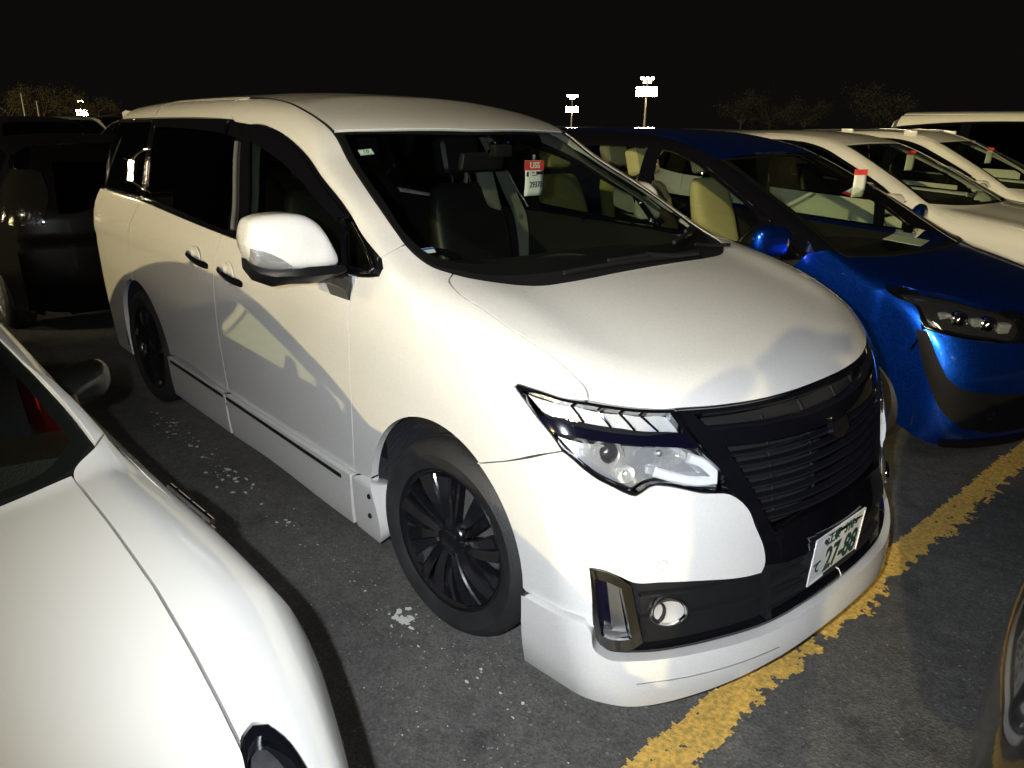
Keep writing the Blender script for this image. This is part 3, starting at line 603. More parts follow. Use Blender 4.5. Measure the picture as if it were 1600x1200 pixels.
panel('roof_side_rail',van,'U',[(-1.835,-.722,1.688)]+dlo_top[9:10]+[(-2.888,-.72,1.69),(-2.96,-.66,1.742),(-2.90,-.60,1.772),(-2.02,-.60,1.782),(-2.02,-.625,1.772)],PEARL,VAN,h=.022,mirror=True,lip=.012)
panel('roof_side_rail',van,'U',[(-2.893,-.72,1.69),(-3.66,-.72,1.672),(-3.70,-.62,1.70),(-3.68,-.55,1.73),(-2.85,-.575,1.78),(-1.95,-.575,1.79),(-1.95,-.595,1.782),(-2.90,-.595,1.772),(-2.965,-.66,1.742)],PEARL,VAN,h=.022,mirror=True,lip=.012)
panel('roof',van,(-.2,0,-.98),[(-.917,0,1.66),(-.935,-.2,1.66),(-.975,-.45,1.655),(-1.03,-.652,1.648),(-1.127,-.650,1.687),(-1.271,-.637,1.724),(-1.481,-.605,1.759),(-1.70,-.575,1.777),(-1.95,-.565,1.79),(-2.85,-.565,1.78),(-3.66,-.54,1.73),(-3.70,-.3,1.75),(-3.70,0,1.76)],PEARL,VAN,h=.035,sym=True,gap=.003,lip=.012)
# roof ditch moulding in black between roof and rail
for s in (-1,1):
    q=[(-1.95,-.571,1.79),(-1.70,-.581,1.777),(-1.481,-.609,1.759),(-1.271,-.641,1.724),(-1.127,-.654,1.687),(-1.025,-.658,1.647)]
    P=refine(q,.05,False); P=P*[1,-s,1]*[1,1,1]; P[:,1]=np.abs(P[:,1])*s
    N=grad(van,P); P=P-N*(van(P)/1.0)[:,None]
    tube('roof_moulding',[tuple(a-b*.002) for a,b in zip(P,N)],.006,MBLK,VAN,6)
tg=panel('tailgate',van,'R',[(-3.9,0,.55),(-3.88,-.5,.55),(-3.8,-.82,.56),(-3.78,-.83,1.05),(-3.62,-.80,1.3),(-3.6,-.66,1.68),(-3.66,-.3,1.74),(-3.66,0,1.75)],PEARL,VAN,h=.05,sym=True,holes=[[(-3.7,s*.0+a,b) for a,b in ((-.62,1.20),(.62,1.20),(.54,1.62),(-.54,1.62))] for s in (1,)])
panel('rear_window',van,'R',[(-3.7,a,b) for a,b in ((-.63,1.19),(.63,1.19),(.55,1.63),(-.55,1.63))],PRIV,VAN,h=.08,off=-.004)
panel('rear_bumper',van,'R',[(-3.9,0,.2),(-3.88,-.5,.2),(-3.8,-.86,.22),(-3.8,-.86,.53),(-3.9,0,.53)],PEARL,VAN,h=.05,sym=True)
# spoiler over the tailgate
sp=[]
for y in np.linspace(-.62,.62,13):
    k=1-.25*abs(y/.62)**3; sp.append([(-3.62,y,1.735-.02*abs(y)),(-3.80*k-3.62*(1-k)-.0,y,1.742-.02*abs(y)),(-3.90*k-3.62*(1-k),y,1.728-.02*abs(y)),(-3.89*k-3.62*(1-k),y,1.70-.02*abs(y)),(-3.62,y,1.69-.02*abs(y))])
grid('roof_spoiler',sp,PEARL,VAN,wrap=True,cap=True,sharp=.7)
# ---- glazing
wsl=ws_side+cowl[1:]
_ws=[(-.913,0,1.66),(-.931,-.2,1.66),(-.972,-.45,1.653)]+[(-1.02,-.655,1.645),(-.853,-.689,1.543),(-.618,-.737,1.428),(-.364,-.775,1.295),(-.30,-.772,1.266),(-.223,-.76,1.24),(-.17,-.715,1.228),(-.11,-.655,1.215),(-.05,-.52,1.21),(-.02,-.40,1.212),(.0,-.18,1.215),(.0,0,1.216)]
panel('windscreen',van,'W',_ws,GL,VAN,h=.035,sym=True,gap=.002,lip=0)
panel('windscreen_moulding',van,'W',[(-.910,0,1.661),(-.928,-.2,1.661),(-.969,-.45,1.656)]+[(-1.022,-.660,1.646)]+cowl,MBLK,VAN,h=.03,sym=True,off=-.004,gap=0,lip=0,holes=[[q for q in [(-.945,0,1.645),(-.96,-.2,1.643),(-1.0,-.45,1.638),(-1.03,-.625,1.628),(-.86,-.663,1.54),(-.63,-.708,1.425),(-.39,-.745,1.295),(-.31,-.735,1.262),(-.25,-.70,1.245),(-.19,-.62,1.232),(-.15,-.5,1.225),(-.12,-.40,1.225),(-.10,-.18,1.225),(-.10,0,1.226)]+[(-.10,.18,1.225),(-.12,.4,1.225),(-.15,.5,1.225),(-.19,.62,1.232),(-.25,.70,1.245),(-.31,.735,1.262),(-.39,.745,1.295),(-.63,.708,1.425),(-.86,.663,1.54),(-1.03,.625,1.628),(-1.0,.45,1.638),(-.96,.2,1.643)]]])
gl_f=[(-.735,-.82,1.392),(-.86,-.805,1.455),(-1.015,-.785,1.53),(-1.243,-.755,1.60),(-1.42,-.74,1.632),(-1.60,-.74,1.645),(-1.52,-.80,1.47),(-1.415,-.89,1.225),(-.60,-.90,1.213)]
gl_t=[(-.655,-.835,1.352),(-.615,-.84,1.362),(-.52,-.86,1.315),(-.43,-.877,1.262),(-.392,-.887,1.23),(-.40,-.892,1.215),(-.565,-.898,1.214)]
gl_s=[(-1.76,-.74,1.655),(-1.875,-.722,1.665),(-2.2,-.722,1.672),(-2.84,-.73,1.668),(-2.77,-.87,1.275),(-2.2,-.886,1.25),(-1.70,-.895,1.222),(-1.60,-.89,1.22)]
gl_q=[(-2.925,-.73,1.668),(-3.60,-.73,1.655),(-3.55,-.8,1.47),(-3.50,-.87,1.285),(-2.86,-.875,1.272)]
dl=[q for q in dlo_top[1:]]+[(-3.62,-.78,1.48),(-3.56,-.872,1.27)]+belt[::-1][1:]+[(-.348,-.886,1.228)]
panel('window_surround',van,'S',[(-.36,-.873,1.25)]+dl,GBLK,VAN,h=.03,off=-.003,gap=.003,lip=.012,holes=[gl_f,gl_t,gl_s,gl_q],mirror=True)
gd=panel('front_door_glass',van,'S',gl_f,GLS,VAN,h=.05,off=-.008,gap=-.006,lip=0,mirror=True)
panel('quarterlight_glass',van,'S',gl_t,GLS,VAN,h=.05,off=-.008,gap=-.006,lip=0,mirror=True)
panel('sliding_door_glass',van,'S',gl_s,PRIV,VAN,h=.05,off=-.006,gap=-.006,lip=0,mirror=True)
panel('rear_side_glass',van,'S',gl_q,PRIV,VAN,h=.05,off=-.006,gap=-.006,lip=0,mirror=True)
# smoked door visor along the top of the side windows
vis=[(-.64,-.833,1.372),(-.86,-.805,1.463),(-1.015,-.78,1.54),(-1.243,-.752,1.612),(-1.471,-.733,1.652),(-1.82,-.72,1.678),(-1.80,-.74,1.612),(-1.55,-.76,1.59),(-1.30,-.77,1.545),(-1.05,-.80,1.475),(-.86,-.82,1.40),(-.70,-.835,1.345)]
panel('door_visor',van,'S',vis,GBLK,VAN,h=.04,off=.012,lip=.012,mirror=True)
panel('door_visor',van,'S',[(-1.85,-.72,1.681),(-2.2,-.72,1.684),(-2.86,-.722,1.68),(-2.84,-.74,1.635),(-2.2,-.74,1.63),(-1.85,-.75,1.618)],GBLK,VAN,h=.04,off=.012,lip=.012,mirror=True)
# bright strips: quarter window corner, belt line, pillar cover
def strip(name,pts,r,m,off=.004,flat=None):
    for s in (-1,1):
        P=refine(pts,.04,False); d=grad(van,P)
        for _ in range(4): P=P-d*van(P)[:,None]; d=grad(van,P)
        P=(P+d*off)*[1,-s,1]; tube(name,[tuple(q) for q in P],r,m,VAN,8)
strip('quarterlight_chrome',[(-.60,-.843,1.345),(-.52,-.862,1.302),(-.44,-.878,1.255),(-.395,-.89,1.22),(-.405,-.895,1.207),(-.46,-.9,1.199)],.0055,CHR,.003)
strip('belt_chrome',[(-2.83,-.883,1.258),(-3.2,-.88,1.262),(-3.545,-.875,1.272)],.005,CHR,.003)
strip('pillar_chrome',[(-2.875,-.74,1.655),(-2.80,-.86,1.31),(-2.79,-.88,1.262)],.004,CHR,.002)
strip('upper_chrome',[(-2.93,-.727,1.678),(-3.3,-.727,1.674),(-3.63,-.725,1.667)],.006,CHR,.003)
strip('pillar_strip',[(-1.70,-.765,1.59),(-1.62,-.84,1.39),(-1.535,-.893,1.225)],.010,MT.get('pillar_strip') or mat('pillar_strip_grey',(.10,.10,.095),.3,coat=.6),.002)
strip('belt_moulding',[(-.49,-.905,1.190),(-.653,-.905,1.187),(-1.43,-.904,1.193),(-1.624,-.903,1.199),(-2.82,-.884,1.254)],.006,GBLK,.001)
# ---- skirts
sk=panel('side_skirt',van_skirt,'S',[(-.565,-.909,.402),(-1.757,-.909,.405),(-1.765,-.895,.17),(-1.387,-.888,.185),(-.72,-.883,.165),(-.60,-.883,.165)],PEARL,VAN,h=.03,mirror=True,lip=.05,off=.006)
panel('side_skirt',van_skirt,'S',[(-1.767,-.909,.405),(-2.58,-.909,.405),(-2.60,-.88,.16),(-1.79,-.885,.17)],PEARL,VAN,h=.03,mirror=True,lip=.05,off=.006)
panel('skirt_end_cap',van_skirt,'S',[(-.558,-.909,.402),(-.45,-.911,.43),(-.425,-.911,.425),(-.40,-.9,.19),(-.42,-.885,.155),(-.58,-.883,.165)],PEARL,VAN,h=.03,mirror=True,lip=.09,off=.004)
for a,b in (((-.64,-.9,.378),(-1.742,-.9,.392)),((-1.79,-.9,.390),(-2.53,-.9,.392))):
    panel('skirt_stripe',van_skirt,'S',[a,b,(b[0],b[1],b[2]-.016),(a[0],a[1],a[2]-.016)],MBLK,VAN,h=.05,off=.010,gap=0,lip=.01,mirror=True)
# ---- door handles with their cups
def handle(x0,x1,z0,z1):
    for s in (-1,1):
        P=[];
        for t in np.linspace(0,1,13):
            x=x0+(x1-x0)*t; z=z0+(z1-z0)*t; k=min(1,(.12+min(t,1-t))*5); out=.905+.045*math.sin(math.pi*min(max(t,.04),.96))**.35
            P.append([(x,s*(out+.004*k*math.cos(w)-.004),z+.017*k*math.sin(w)) if abs(math.cos(w))<.9 or math.cos(w)<0 else (x,s*(out+.006*k),z+.017*k*math.sin(w)) for w in np.linspace(0,2*math.pi,12,endpoint=False)])
        h_=grid('door_handle',P,GBLK,VAN,wrap=True,cap=True,sharp=.8)
        lathe_c=lathe('handle_cup',[(.055,.0),(.05,-.004),(.03,.012),(.0,.016)],PEARL,VAN,24); lathe_c.location=((x0+x1)/2+.0,s*.9275,(z0+z1)/2+.012); lathe_c.rotation_euler=(0,0,0 if s<0 else math.pi)
handle(-1.415,-1.69,1.003,1.036); handle(-1.80,-2.07,1.028,1.060)
# ---- front: bumper, lip, lamps, grille
ahf=side_arch(AF,58,2,10)
def bump_d(P):  # bumper shoulder crease under the lamp and flare round the lower mouth
    x,y,z=P[:,0],np.abs(P[:,1]),P[:,2]
    return .012*bump(z,.655,.05)*sstep(.88,.70,y)*sstep(.30,.5,y)-.010*bump(z,.60,.045)*sstep(.88,.6,y)*sstep(.3,.5,y)
bump_out=[(.200,-.925,.722)]+fb[::-1][1:]+head_left[-1:]+head_bot+[(.812,-.483,.70)]+gr_left[5:]+in_top[::-1][1:]+[(.621,-.876,.542)]+in_bot[1:3]+[(.639,-.882,.367),(.623,-.889,.388),(.599,-.899,.390),(.506,-.907,.380),(.400,-.906,.367)]+ahf[::-1][:-1]
panel('front_bumper',van,'D',bump_out,PEARL,VAN,h=.02,mirror=True,lip=.04,gap=.002,dfn=bump_d)
panel('bumper_lip',van_skirt,'D',[q for q in lip_top]+[(.958,0,.21)]+lip_bot[::-1][1:]+[(.385,-.9,.22)],PEARL,VAN,h=.022,weld=True,lip=.05,gap=.0,off=.004)
panel('bumper_underside',van,'D',[(.95,0,.30),(.90,-.395,.28),(.80,-.665,.27),(.70,-.83,.28),(.60,-.89,.26),(.60,-.87,.09),(.75,-.76,.09),(.9,-.35,.10),(.95,0,.10)],MBLK,VAN,h=.04,off=-.05,lip=0,weld=True)
# lower mouth
mouth=panel('lower_mouth',van,'D',[(.95,0,.50),(.90,-.397,.49)]+in_top[::-1][1:]+in_bot+[(.95,0,.31)],MBLK,VAN,h=.025,off=-.035,lip=0,gap=0,weld=True)
def hull_line(pts,off,h=.03,f=van):
    P=refine(pts,h,False); d=grad(f,P)
    for _ in range(5): P=P-d*f(P)[:,None]; d=grad(f,P)
    return P+d*off
def bar(name,pts,off,ht,dp,m,parent,f=van,mirror=False,tilt=0):
    """a blade that follows the body: ht tall, dp deep"""
    P=hull_line(pts,off,.03,f); N=grad(f,P); N[:,2]=0; N/=np.linalg.norm(N,axis=1,keepdims=True); U=np.array([0,0,1.])
    sec=[(-.5,0),(-.5,.7),(-.3,1),(.3,1),(.5,.7),(.5,0)]
    for s in ((1,-1) if mirror else (1,)):
        G=np.stack([P+U*(a*ht)+N*((b-1)*dp+tilt*a*dp) for a,b in sec],1)*[1,s,1]
        if s<0: G=G[:,::-1]
        grid(name,G,m,parent,wrap=True,cap=True,sharp=.6)
bar('lip_seam',[(.73,-.79,.205),(.81,-.65,.203),(.87,-.50,.206),(.92,-.36,.212)],0.0050,.0025,.004,SATIN,VAN,f=van_skirt,mirror=True)
for z in (.435,.365):
    bar('mouth_bar',[(.715,-.76,z+.008),(.75,-.70,z+.006),(.85,-.5,z),(.93,-.25,z+.003),(.955,0,z+.006)],-.018,.012,.02,MBLK,VAN,mirror=True)
for z in (.46,.40,.345):
    bar('mouth_slat',[(.90,-.385,z),(.94,-.2,z+.006),(.955,0,z+.01),(.94,.2,z+.006),(.90,.385,z)],-.006,.022,.03,MBLK,VAN)
panel('mouth_divider',van,'D',[(.881,-.399,.478),(.895,-.372,.478),(.92,-.372,.295),(.908,-.395,.292)],MBLK,VAN,h=.03,off=-.004,lip=.03,mirror=True)
bar('mouth_trim',in_bot[3:],-.002,.014,.03,GBLK,VAN,mirror=True)
# chrome fog bezels with silver fin
cs=[(.621,-.876,.540),(.641,-.858,.540),(.672,-.824,.520),(.700,-.793,.493),(.742,-.776,.320),(.728,-.806,.303),(.707,-.833,.301),(.680,-.858,.308),(.664,-.870,.325),(.650,-.875,.362),(.632,-.875,.478)]
ci=[(.633,-.868,.515),(.655,-.848,.508),(.683,-.815,.488),(.716,-.795,.335),(.690,-.845,.335),(.668,-.864,.345),(.655,-.868,.40)]
panel('fog_bezel',van,'D',cs,CHR,VAN,h=.02,off=.006,lip=.03,gap=0,holes=[ci],mirror=True)
panel('bezel_recess',van,'D',ci,NAVY,VAN,h=.02,off=-.03,gap=-.01,lip=0,mirror=True)
panel('bezel_fin',van,'D',[(.659,-.847,.505),(.684,-.815,.492),(.717,-.80,.338),(.690,-.842,.335)],SATIN,VAN,h=.012,lip=.02,mirror=True,off=0,dfn=lambda P:-.004-.022*sstep(.0,.045,(P[:,1]+.862)))
panel('bezel_foot',van,'D',[(.668,-.863,.362),(.690,-.842,.358),(.712,-.806,.352),(.717,-.798,.336),(.690,-.843,.333),(.669,-.863,.343)],SATIN,VAN,h=.012,lip=.02,off=-.008,mirror=True)
# fog lamps
for s in (-1,1):
    c=Vector((.771,s*.705,.400)); n=Vector((.80,s*.60,0)).normalized()
    e=empty('fog_lamp',c); e.parent=VAN; q=n.to_track_quat('-Y','Z'); e.rotation_mode='QUATERNION'; e.rotation_quaternion=q
    for nm,pf,m in (('bezel_ring',[(.054,.02),(.058,.006),(.056,-.004),(.052,-.004),(.047,.006)],CHR),('lamp_face',[(.047,.004),(.03,.009),(0,.011)],mat('fog_lamp_silver',(.72,.73,.75),.32,.55,coat=.5))):
        o=lathe(nm,pf,m,e,36); o.scale=(1.0,1,.78)
    o=lathe('lamp_hood',[(.047,.002),(.040,.0),(.028,.012),(.0,.02)],MBLK,e,24); o.scale=(.42,1,.74); o.location=(-.026 if s<0 else .026,-.001,0)
# parking sensors
for s in (-1,1):
    n=Vector((.8,s*.6,0)).normalized()
    o=lathe('parking_sensor',[(.017,.004),(.017,-.002),(.0125,-.003),(.012,.0),(.0105,.0),(.010,-.002),(0,-.003)],PEARL,VAN,28); o.location=Vector((.741,s*.714,.541))+n*.001; o.rotation_mode='QUATERNION'; o.rotation_quaternion=n.to_track_quat('-Y','Z')
# grille
goo=[(.783,0,.944)]+hood_front[::-1][1:]+gr_left[1:]+[(.905,-.30,.474),(.92,-.15,.482),(.93,0,.486)]
up_open=[(.69,-.545,.932),(.735,-.39,.928),(.77,-.2,.925),(.79,0,.924),(.77,.2,.925),(.735,.39,.928),(.69,.545,.932),(.72,.525,.896),(.76,.39,.885),(.80,.2,.878),(.815,0,.876),(.80,-.2,.878),(.76,-.39,.885),(.72,-.525,.896)]
lo_open=[(.765,-.488,.842),(.80,-.39,.836),(.83,-.2,.830),(.845,0,.828),(.83,.2,.830),(.80,.39,.836),(.765,.488,.842),(.81,.44,.75),(.84,.40,.672),(.86,.372,.612),(.872,.352,.575),(.89,.25,.588),(.90,.1,.592),(.90,-.1,.592),(.89,-.25,.588),(.872,-.352,.575),(.86,-.372,.612),(.84,-.40,.672),(.81,-.44,.75)]
def gr_d(P): return .020*sstep(.60,.50,P[:,2])*sstep(.42,.32,np.abs(P[:,1]))
GR=panel('grille',van,'F',goo,GBLK,VAN,h=.02,off=-.004,sym=True,holes=[up_open,lo_open],gap=.003,lip=.03,dfn=gr_d)
panel('grille_backing',van,'F',[(.70,-.56,.94),(.79,0,.935),(.70,.56,.94),(.86,.40,.56),(.86,-.40,.56)],SHUT,GR,h=.05,off=-.075,lip=0)
def gslat(z,wd,ht,drop=.0,m=SLATM,off=-.022,dp=.035,tilt=.5):
    xs=lambda y:.9-.33*(y/.9)**2
    bar('slat',[(xs(y),y,z-drop*(1-(y/wd)**2)) for y in np.linspace(-wd,wd,13)],off,ht,dp,m,GR,tilt=tilt)
gslat(.916,.54,.014,.006); gslat(.897,.53,.014,.007)
for i,(z,w) in enumerate(((.814,.475),(.778,.458),(.742,.44),(.706,.422),(.670,.404),(.634,.388),(.600,.37))): gslat(z,w,.024,.008,tilt=.9)
for y in (-.30,-.1,.12,.3): 
    for z0,z1 in ((.885,.925),(.60,.83)):
        P=hull_line([(.85,y,z0),(.83,y,(z0+z1)/2),(.80,y,z1)],-.05); tube('slat_stay',[tuple(q) for q in P],.005,SHUT,GR,6)
em=panel('emblem_mount',van,'F',[(.85,-.055,.79),(.85,0,.772),(.85,.055,.79),(.85,.05,.845),(.85,0,.86),(.85,-.05,.845)],GBLK,GR,h=.015,off=.004,lip=.02)
bar('hood_edge_chrome',hood_front[:],-.002,.006,.02,GBLK,VAN,mirror=True)
panel('tow_cover',van,'F',[(.88,-.345,.555),(.88,-.20,.575),(.88,-.20,.515),(.88,-.345,.492)],GBLK,GR,h=.03,off=.0,gap=.0,lip=.006,dfn=lambda P:gr_d(P)+.0)
# number plate
PL=empty('number_plate',(.938,-.055,.436)); PL.parent=VAN; PL.rotation_euler=(0,math.radians(3),0)
box('plate_sheet',(0,0,0),(.003,.33,.165),PLATE,PL,bevel=.001)
bm=bmesh.new()
for w,h_ in ((.33,.165),):
    r=[]
    for sx,sy in ((-1,-1),(1,-1),(1,1),(-1,1)): r.append((sx*w/2,sy*h_/2))
    o_=[bm.verts.new((.004,a,b)) for a,b in r]; i_=[bm.verts.new((.004,a*.972,b*.945)) for a,b in r]; b_=[bm.verts.new((.001,a*.96,b*.925)) for a,b in r]; d_=[bm.verts.new((.001,a,b)) for a,b in r]
    for k in range(4):
        j=(k+1)%4; bm.faces.new((o_[k],o_[j],i_[j],i_[k])); bm.faces.new((i_[k],i_[j],b_[j],b_[k])); bm.faces.new((d_[k],d_[j],o_[j],o_[k]))
bm_obj('plate_rim',bm,PLATE,PL)
MP=Matrix(((0,0,1,.003),(1,0,0,0),(0,1,0,0),(0,0,0,1)))
text('plate_text','27-88',.118,MP@Matrix.Translation((.032,-.026,0)),GREENINK,PL,off=.0028,sx=.80)
text('plate_text','て',.05,MP@Matrix.Translation((-.128,-.03,0)),GREENINK,PL,off=.001)
text('plate_text','江東',.046,MP@Matrix.Translation((-.045,.052,0)),GREENINK,PL,off=.0008)
text('plate_text','310',.050,MP@Matrix.Translation((.06,.052,0)),GREENINK,PL,off=.0012,sx=.85)
for y in (-.1,.1): 
    o=lathe('plate_bolt',[(.009,0),(.008,-.004),(0,-.005)],CHR,PL,12); o.rotation_euler=(0,0,-math.pi/2+math.pi); o.location=(.002,y,.055)
box('plate_bracket',(-.03,0,-.02),(.04,.30,.10),MBLK,PL)
tube('plate_wire',[(.0,.02,-.085),(.02,.01,-.082),(.03,.012,-.10),(.026,.018,-.11)],.0015,WPLAST,PL,5)
# headlamps
hl_out=[(.350,-.908,1.011)]+head_left+head_bot+head_r+head_in[::-1]+head_top[:-1]
stU=[(.422,-.913,.948),(.493,-.873,.934),(.564,-.807,.915),(.636,-.712,.897),(.709,-.587,.883)]
stL=[(.465,-.905,.913),(.518,-.870,.900),(.573,-.815,.886),(.644,-.719,.870),(.736,-.561,.848)]
def refl_d(P): return -.012*np.abs(np.sin(P[:,1]*26-P[:,2]*20))-.0012*np.sin(P[:,1]*420-P[:,2]*200)
for s in (-1,1):
    HL=empty('headlamp',(0,0,0)); HL.parent=VAN
    def hp(name,out,m,h=.02,off=0.,lip=.0,dfn=None,gap=0,holes=()):
        o=panel(name,van,'D',out,m,HL,h=h,off=off,lip=lip,dfn=dfn,gap=gap,holes=holes)
        if s>0: o.data.transform(Matrix.Diagonal((1,-1,1,1))); o.data.flip_normals()
        return o
    hp('lamp_bowl',hl_out,SHUT,.03,-.075,gap=-.004)
    hp('lamp_rim',hl_out,GBLK,.02,-.002,.03,holes=[[tuple(q) for q in inset_outline] for inset_outline in ()])if False else None
    hp('lamp_lens',hl_out,LENS,.02,.001,.0,gap=.004)
    up_=[(.372,-.906,.995),(.44,-.90,.955),(.50,-.862,.946),(.57,-.795,.929),(.64,-.70,.910),(.693,-.595,.899),(.655,-.612,.940),(.605,-.685,.950),(.555,-.748,.962),(.50,-.81,.975),(.43,-.872,.99)]
    hp('upper_reflector',up_,REFL,.008,-.030,.0,dfn=refl_d)
    for k,t in enumerate((.30,.50,.68,.84)):
        a=np.array(up_[6])*(1-t)+0; 
        lo_=refine(up_[1:6],.01,False); hi_=refine(up_[6:],.01,False)[::-1]; q0=lo_[int(t*(len(lo_)-1))]; q1=hi_[int((t-.10)*(len(hi_)-1))]
        q=np.array([q0,(q0+q1)/2,q1]); q=hull_line(q,-.026)*[1,-s,1]; tube('reflector_rib',[tuple(v) for v in q],.0035,GBLK,HL,6)
    strip_o=stU+stL[::-1]; hp('lamp_strip',strip_o,NAVY,.015,-.006,.03,gap=.001)
    lo_=[(.485,-.895,.893),(.535,-.868,.885),(.60,-.79,.875),(.66,-.69,.862),(.73,-.568,.840),(.79,-.50,.752),(.795,-.505,.722),(.76,-.583,.74),(.70,-.69,.772),(.68,-.725,.766),(.667,-.755,.752),(.63,-.80,.778),(.57,-.858,.828),(.53,-.88,.858)]
    hp('lower_reflector',lo_,LCHR,.012,-.048,.0,dfn=lambda P:-.010*np.abs(np.sin(P[:,1]*30-P[:,2]*12)))
    # light guide bent like a hook along the inner and lower edge
    g=hull_line([(.735,-.60,.828),(.752,-.565,.812),(.772,-.530,.775),(.775,-.532,.752),(.75,-.585,.757),(.705,-.66,.782),(.685,-.69,.795)],-.020)*[1,-s,1]
    G=[];Nn=grad(van,g*[1,-s,1]*[1,1,1])*[1,-s,1]
    for i,q in enumerate(g):
        t=g[min(i+1,len(g)-1)]-g[max(i-1,0)]; t/=np.linalg.norm(t); n_=Nn[i]; b_=np.cross(t,n_); w_=.014; G.append([q-b_*w_-n_*.012,q-b_*w_,q-b_*w_*.6+n_*.006,q+b_*w_*.6+n_*.006,q+b_*w_,q+b_*w_-n_*.012])
    grid('light_guide',G,WPLAST,HL,wrap=True,cap=True,sharp=.6)
    n=Vector((.72,s*.69,.06)).normalized()
    for nm,(cx,cy,cz),pf,m in (('projector_ring',(.585,-.785,.832),[(.046,.012),(.047,-.004),(.043,-.008),(.037,-.004),(.034,.004),(.033,.016)],LCHR),('projector_lens',(.585,-.785,.832),[(.033,.010),(.031,.0),(.026,-.009),(.016,-.016),(0,-.019)],PLENS),
                            ('main_bowl',(.676,-.668,.826),[(.058,-.010),(.050,.006),(.038,.022),(.020,.034),(.010,.038)],LCHR),('main_bulb',(.676,-.668,.826),[(.011,.04),(.011,.012),(.008,.004),(0,.002)],SATIN),
                            ('outer_bowl',(.530,-.840,.850),[(.030,-.006),(.026,.006),(.014,.018),(.006,.02)],LCHR),('corner_bowl',(.640,-.768,.788),[(.026,-.006),(.022,.004),(.010,.014),(.004,.016)],LCHR)):
        e=lathe(nm,pf,m,HL,32); e.location=Vector((cx,-s*cy,cz))-n*.034; e.rotation_mode='QUATERNION'; e.rotation_quaternion=n.to_track_quat('-Y','Z')
        if nm=='main_bowl': e.scale=(1.25,1,.62)
    hp('lamp_edge',hl_out,GBLK,.02,-.001,.03,gap=.0008,holes=[[tuple(v) for v in [(.368,-.907,.998)]+[(.38,-.912,.985),(.43,-.908,.945),(.472,-.90,.910),(.52,-.884,.862)]+[(.540,-.875,.850),(.570,-.854,.823),(.60,-.828,.797),(.628,-.80,.777),(.652,-.768,.757),(.666,-.750,.750),(.680,-.716,.768),(.700,-.685,.770),(.762,-.578,.738),(.795,-.505,.722)]+[(.787,-.505,.748),(.730,-.570,.845),(.70,-.595,.887),(.650,-.612,.943)]+[(.603,-.690,.951),(.556,-.752,.962),(.51,-.803,.973),(.465,-.847,.981),(.412,-.878,.993)]]])
# wipers
for pts,aw in ((((.015,-.394,1.2),(.03,-.1,1.2),(.045,.242,1.2)),((.02,.03,1.2),(.05,.12,1.19),(.07,.30,1.18))),(((-.05,.28,1.21),(-.13,.48,1.22),(-.18,.63,1.24)),((-.02,.40,1.2),(.0,.5,1.19),(.02,.6,1.18)))):
    W=empty('wiper',(0,0,0)); W.parent=VAN
    P=hull_line(pts,.016); tube('wiper_blade',[tuple(q) for q in P],.009,MBLK,W,6)
    P=hull_line(pts,.034); P=P[len(P)//3:2*len(P)//3+1]; tube('wiper_yoke',[tuple(q) for q in P],.007,MBLK,W,6)
    P=hull_line(aw,.030); tube('wiper_arm',[tuple(q) for q in P],.008,MBLK,W,6)
# ---- door mirrors
def snapF(f,L):
    L=np.array(L,float); return [tuple(q) for q in cast(f,L[:,[1,2]],'F')]
MZt=Tab((.955,1.25),(.975,1.272),(1.0,1.312),(1.04,1.374),(1.09,1.402),(1.15,1.408),(1.21,1.405),(1.25,1.392),(1.27,1.35)); MZb=Tab((.955,1.222),(1.0,1.222),(1.15,1.232),(1.24,1.248),(1.27,1.29))
def mirror_f(P):
    x,a,z=P[...,0],np.abs(P[...,1]),P[...,2]
    fr=x-(-.455-.9*np.maximum(a-1.10,0)**1.7-.20*np.abs(z-1.30)**1.5*2-.25*np.maximum(1.02-a,0))
    return smax(smax(smax(z-MZt(a),MZb(a)-z,.03),smax(fr,-.615-x,.03),.040),smax(a-1.272,.958-a,.01),.03)
def shell(name,f,ys,xc,zc,m,parent,rmax=.3,n=40,flip=False):
    P=[];an=np.linspace(0,2*np.pi,n,endpoint=False)
    for y in ys:
        c=np.array([xc(y),y,zc(y)]); D=np.stack([np.cos(an),0*an,np.sin(an)],1); lo=np.zeros(n); hi=np.full(n,rmax)
        for _ in range(24): mi=(lo+hi)/2; v=f(c+D*mi[:,None])<0; lo=np.where(v,mi,lo); hi=np.where(v,hi,mi)
        P.append(c+D*lo[:,None])
    if flip: P=P[::-1]
    return grid(name,P,m,parent,wrap=True,cap=True,sharp=1.0)
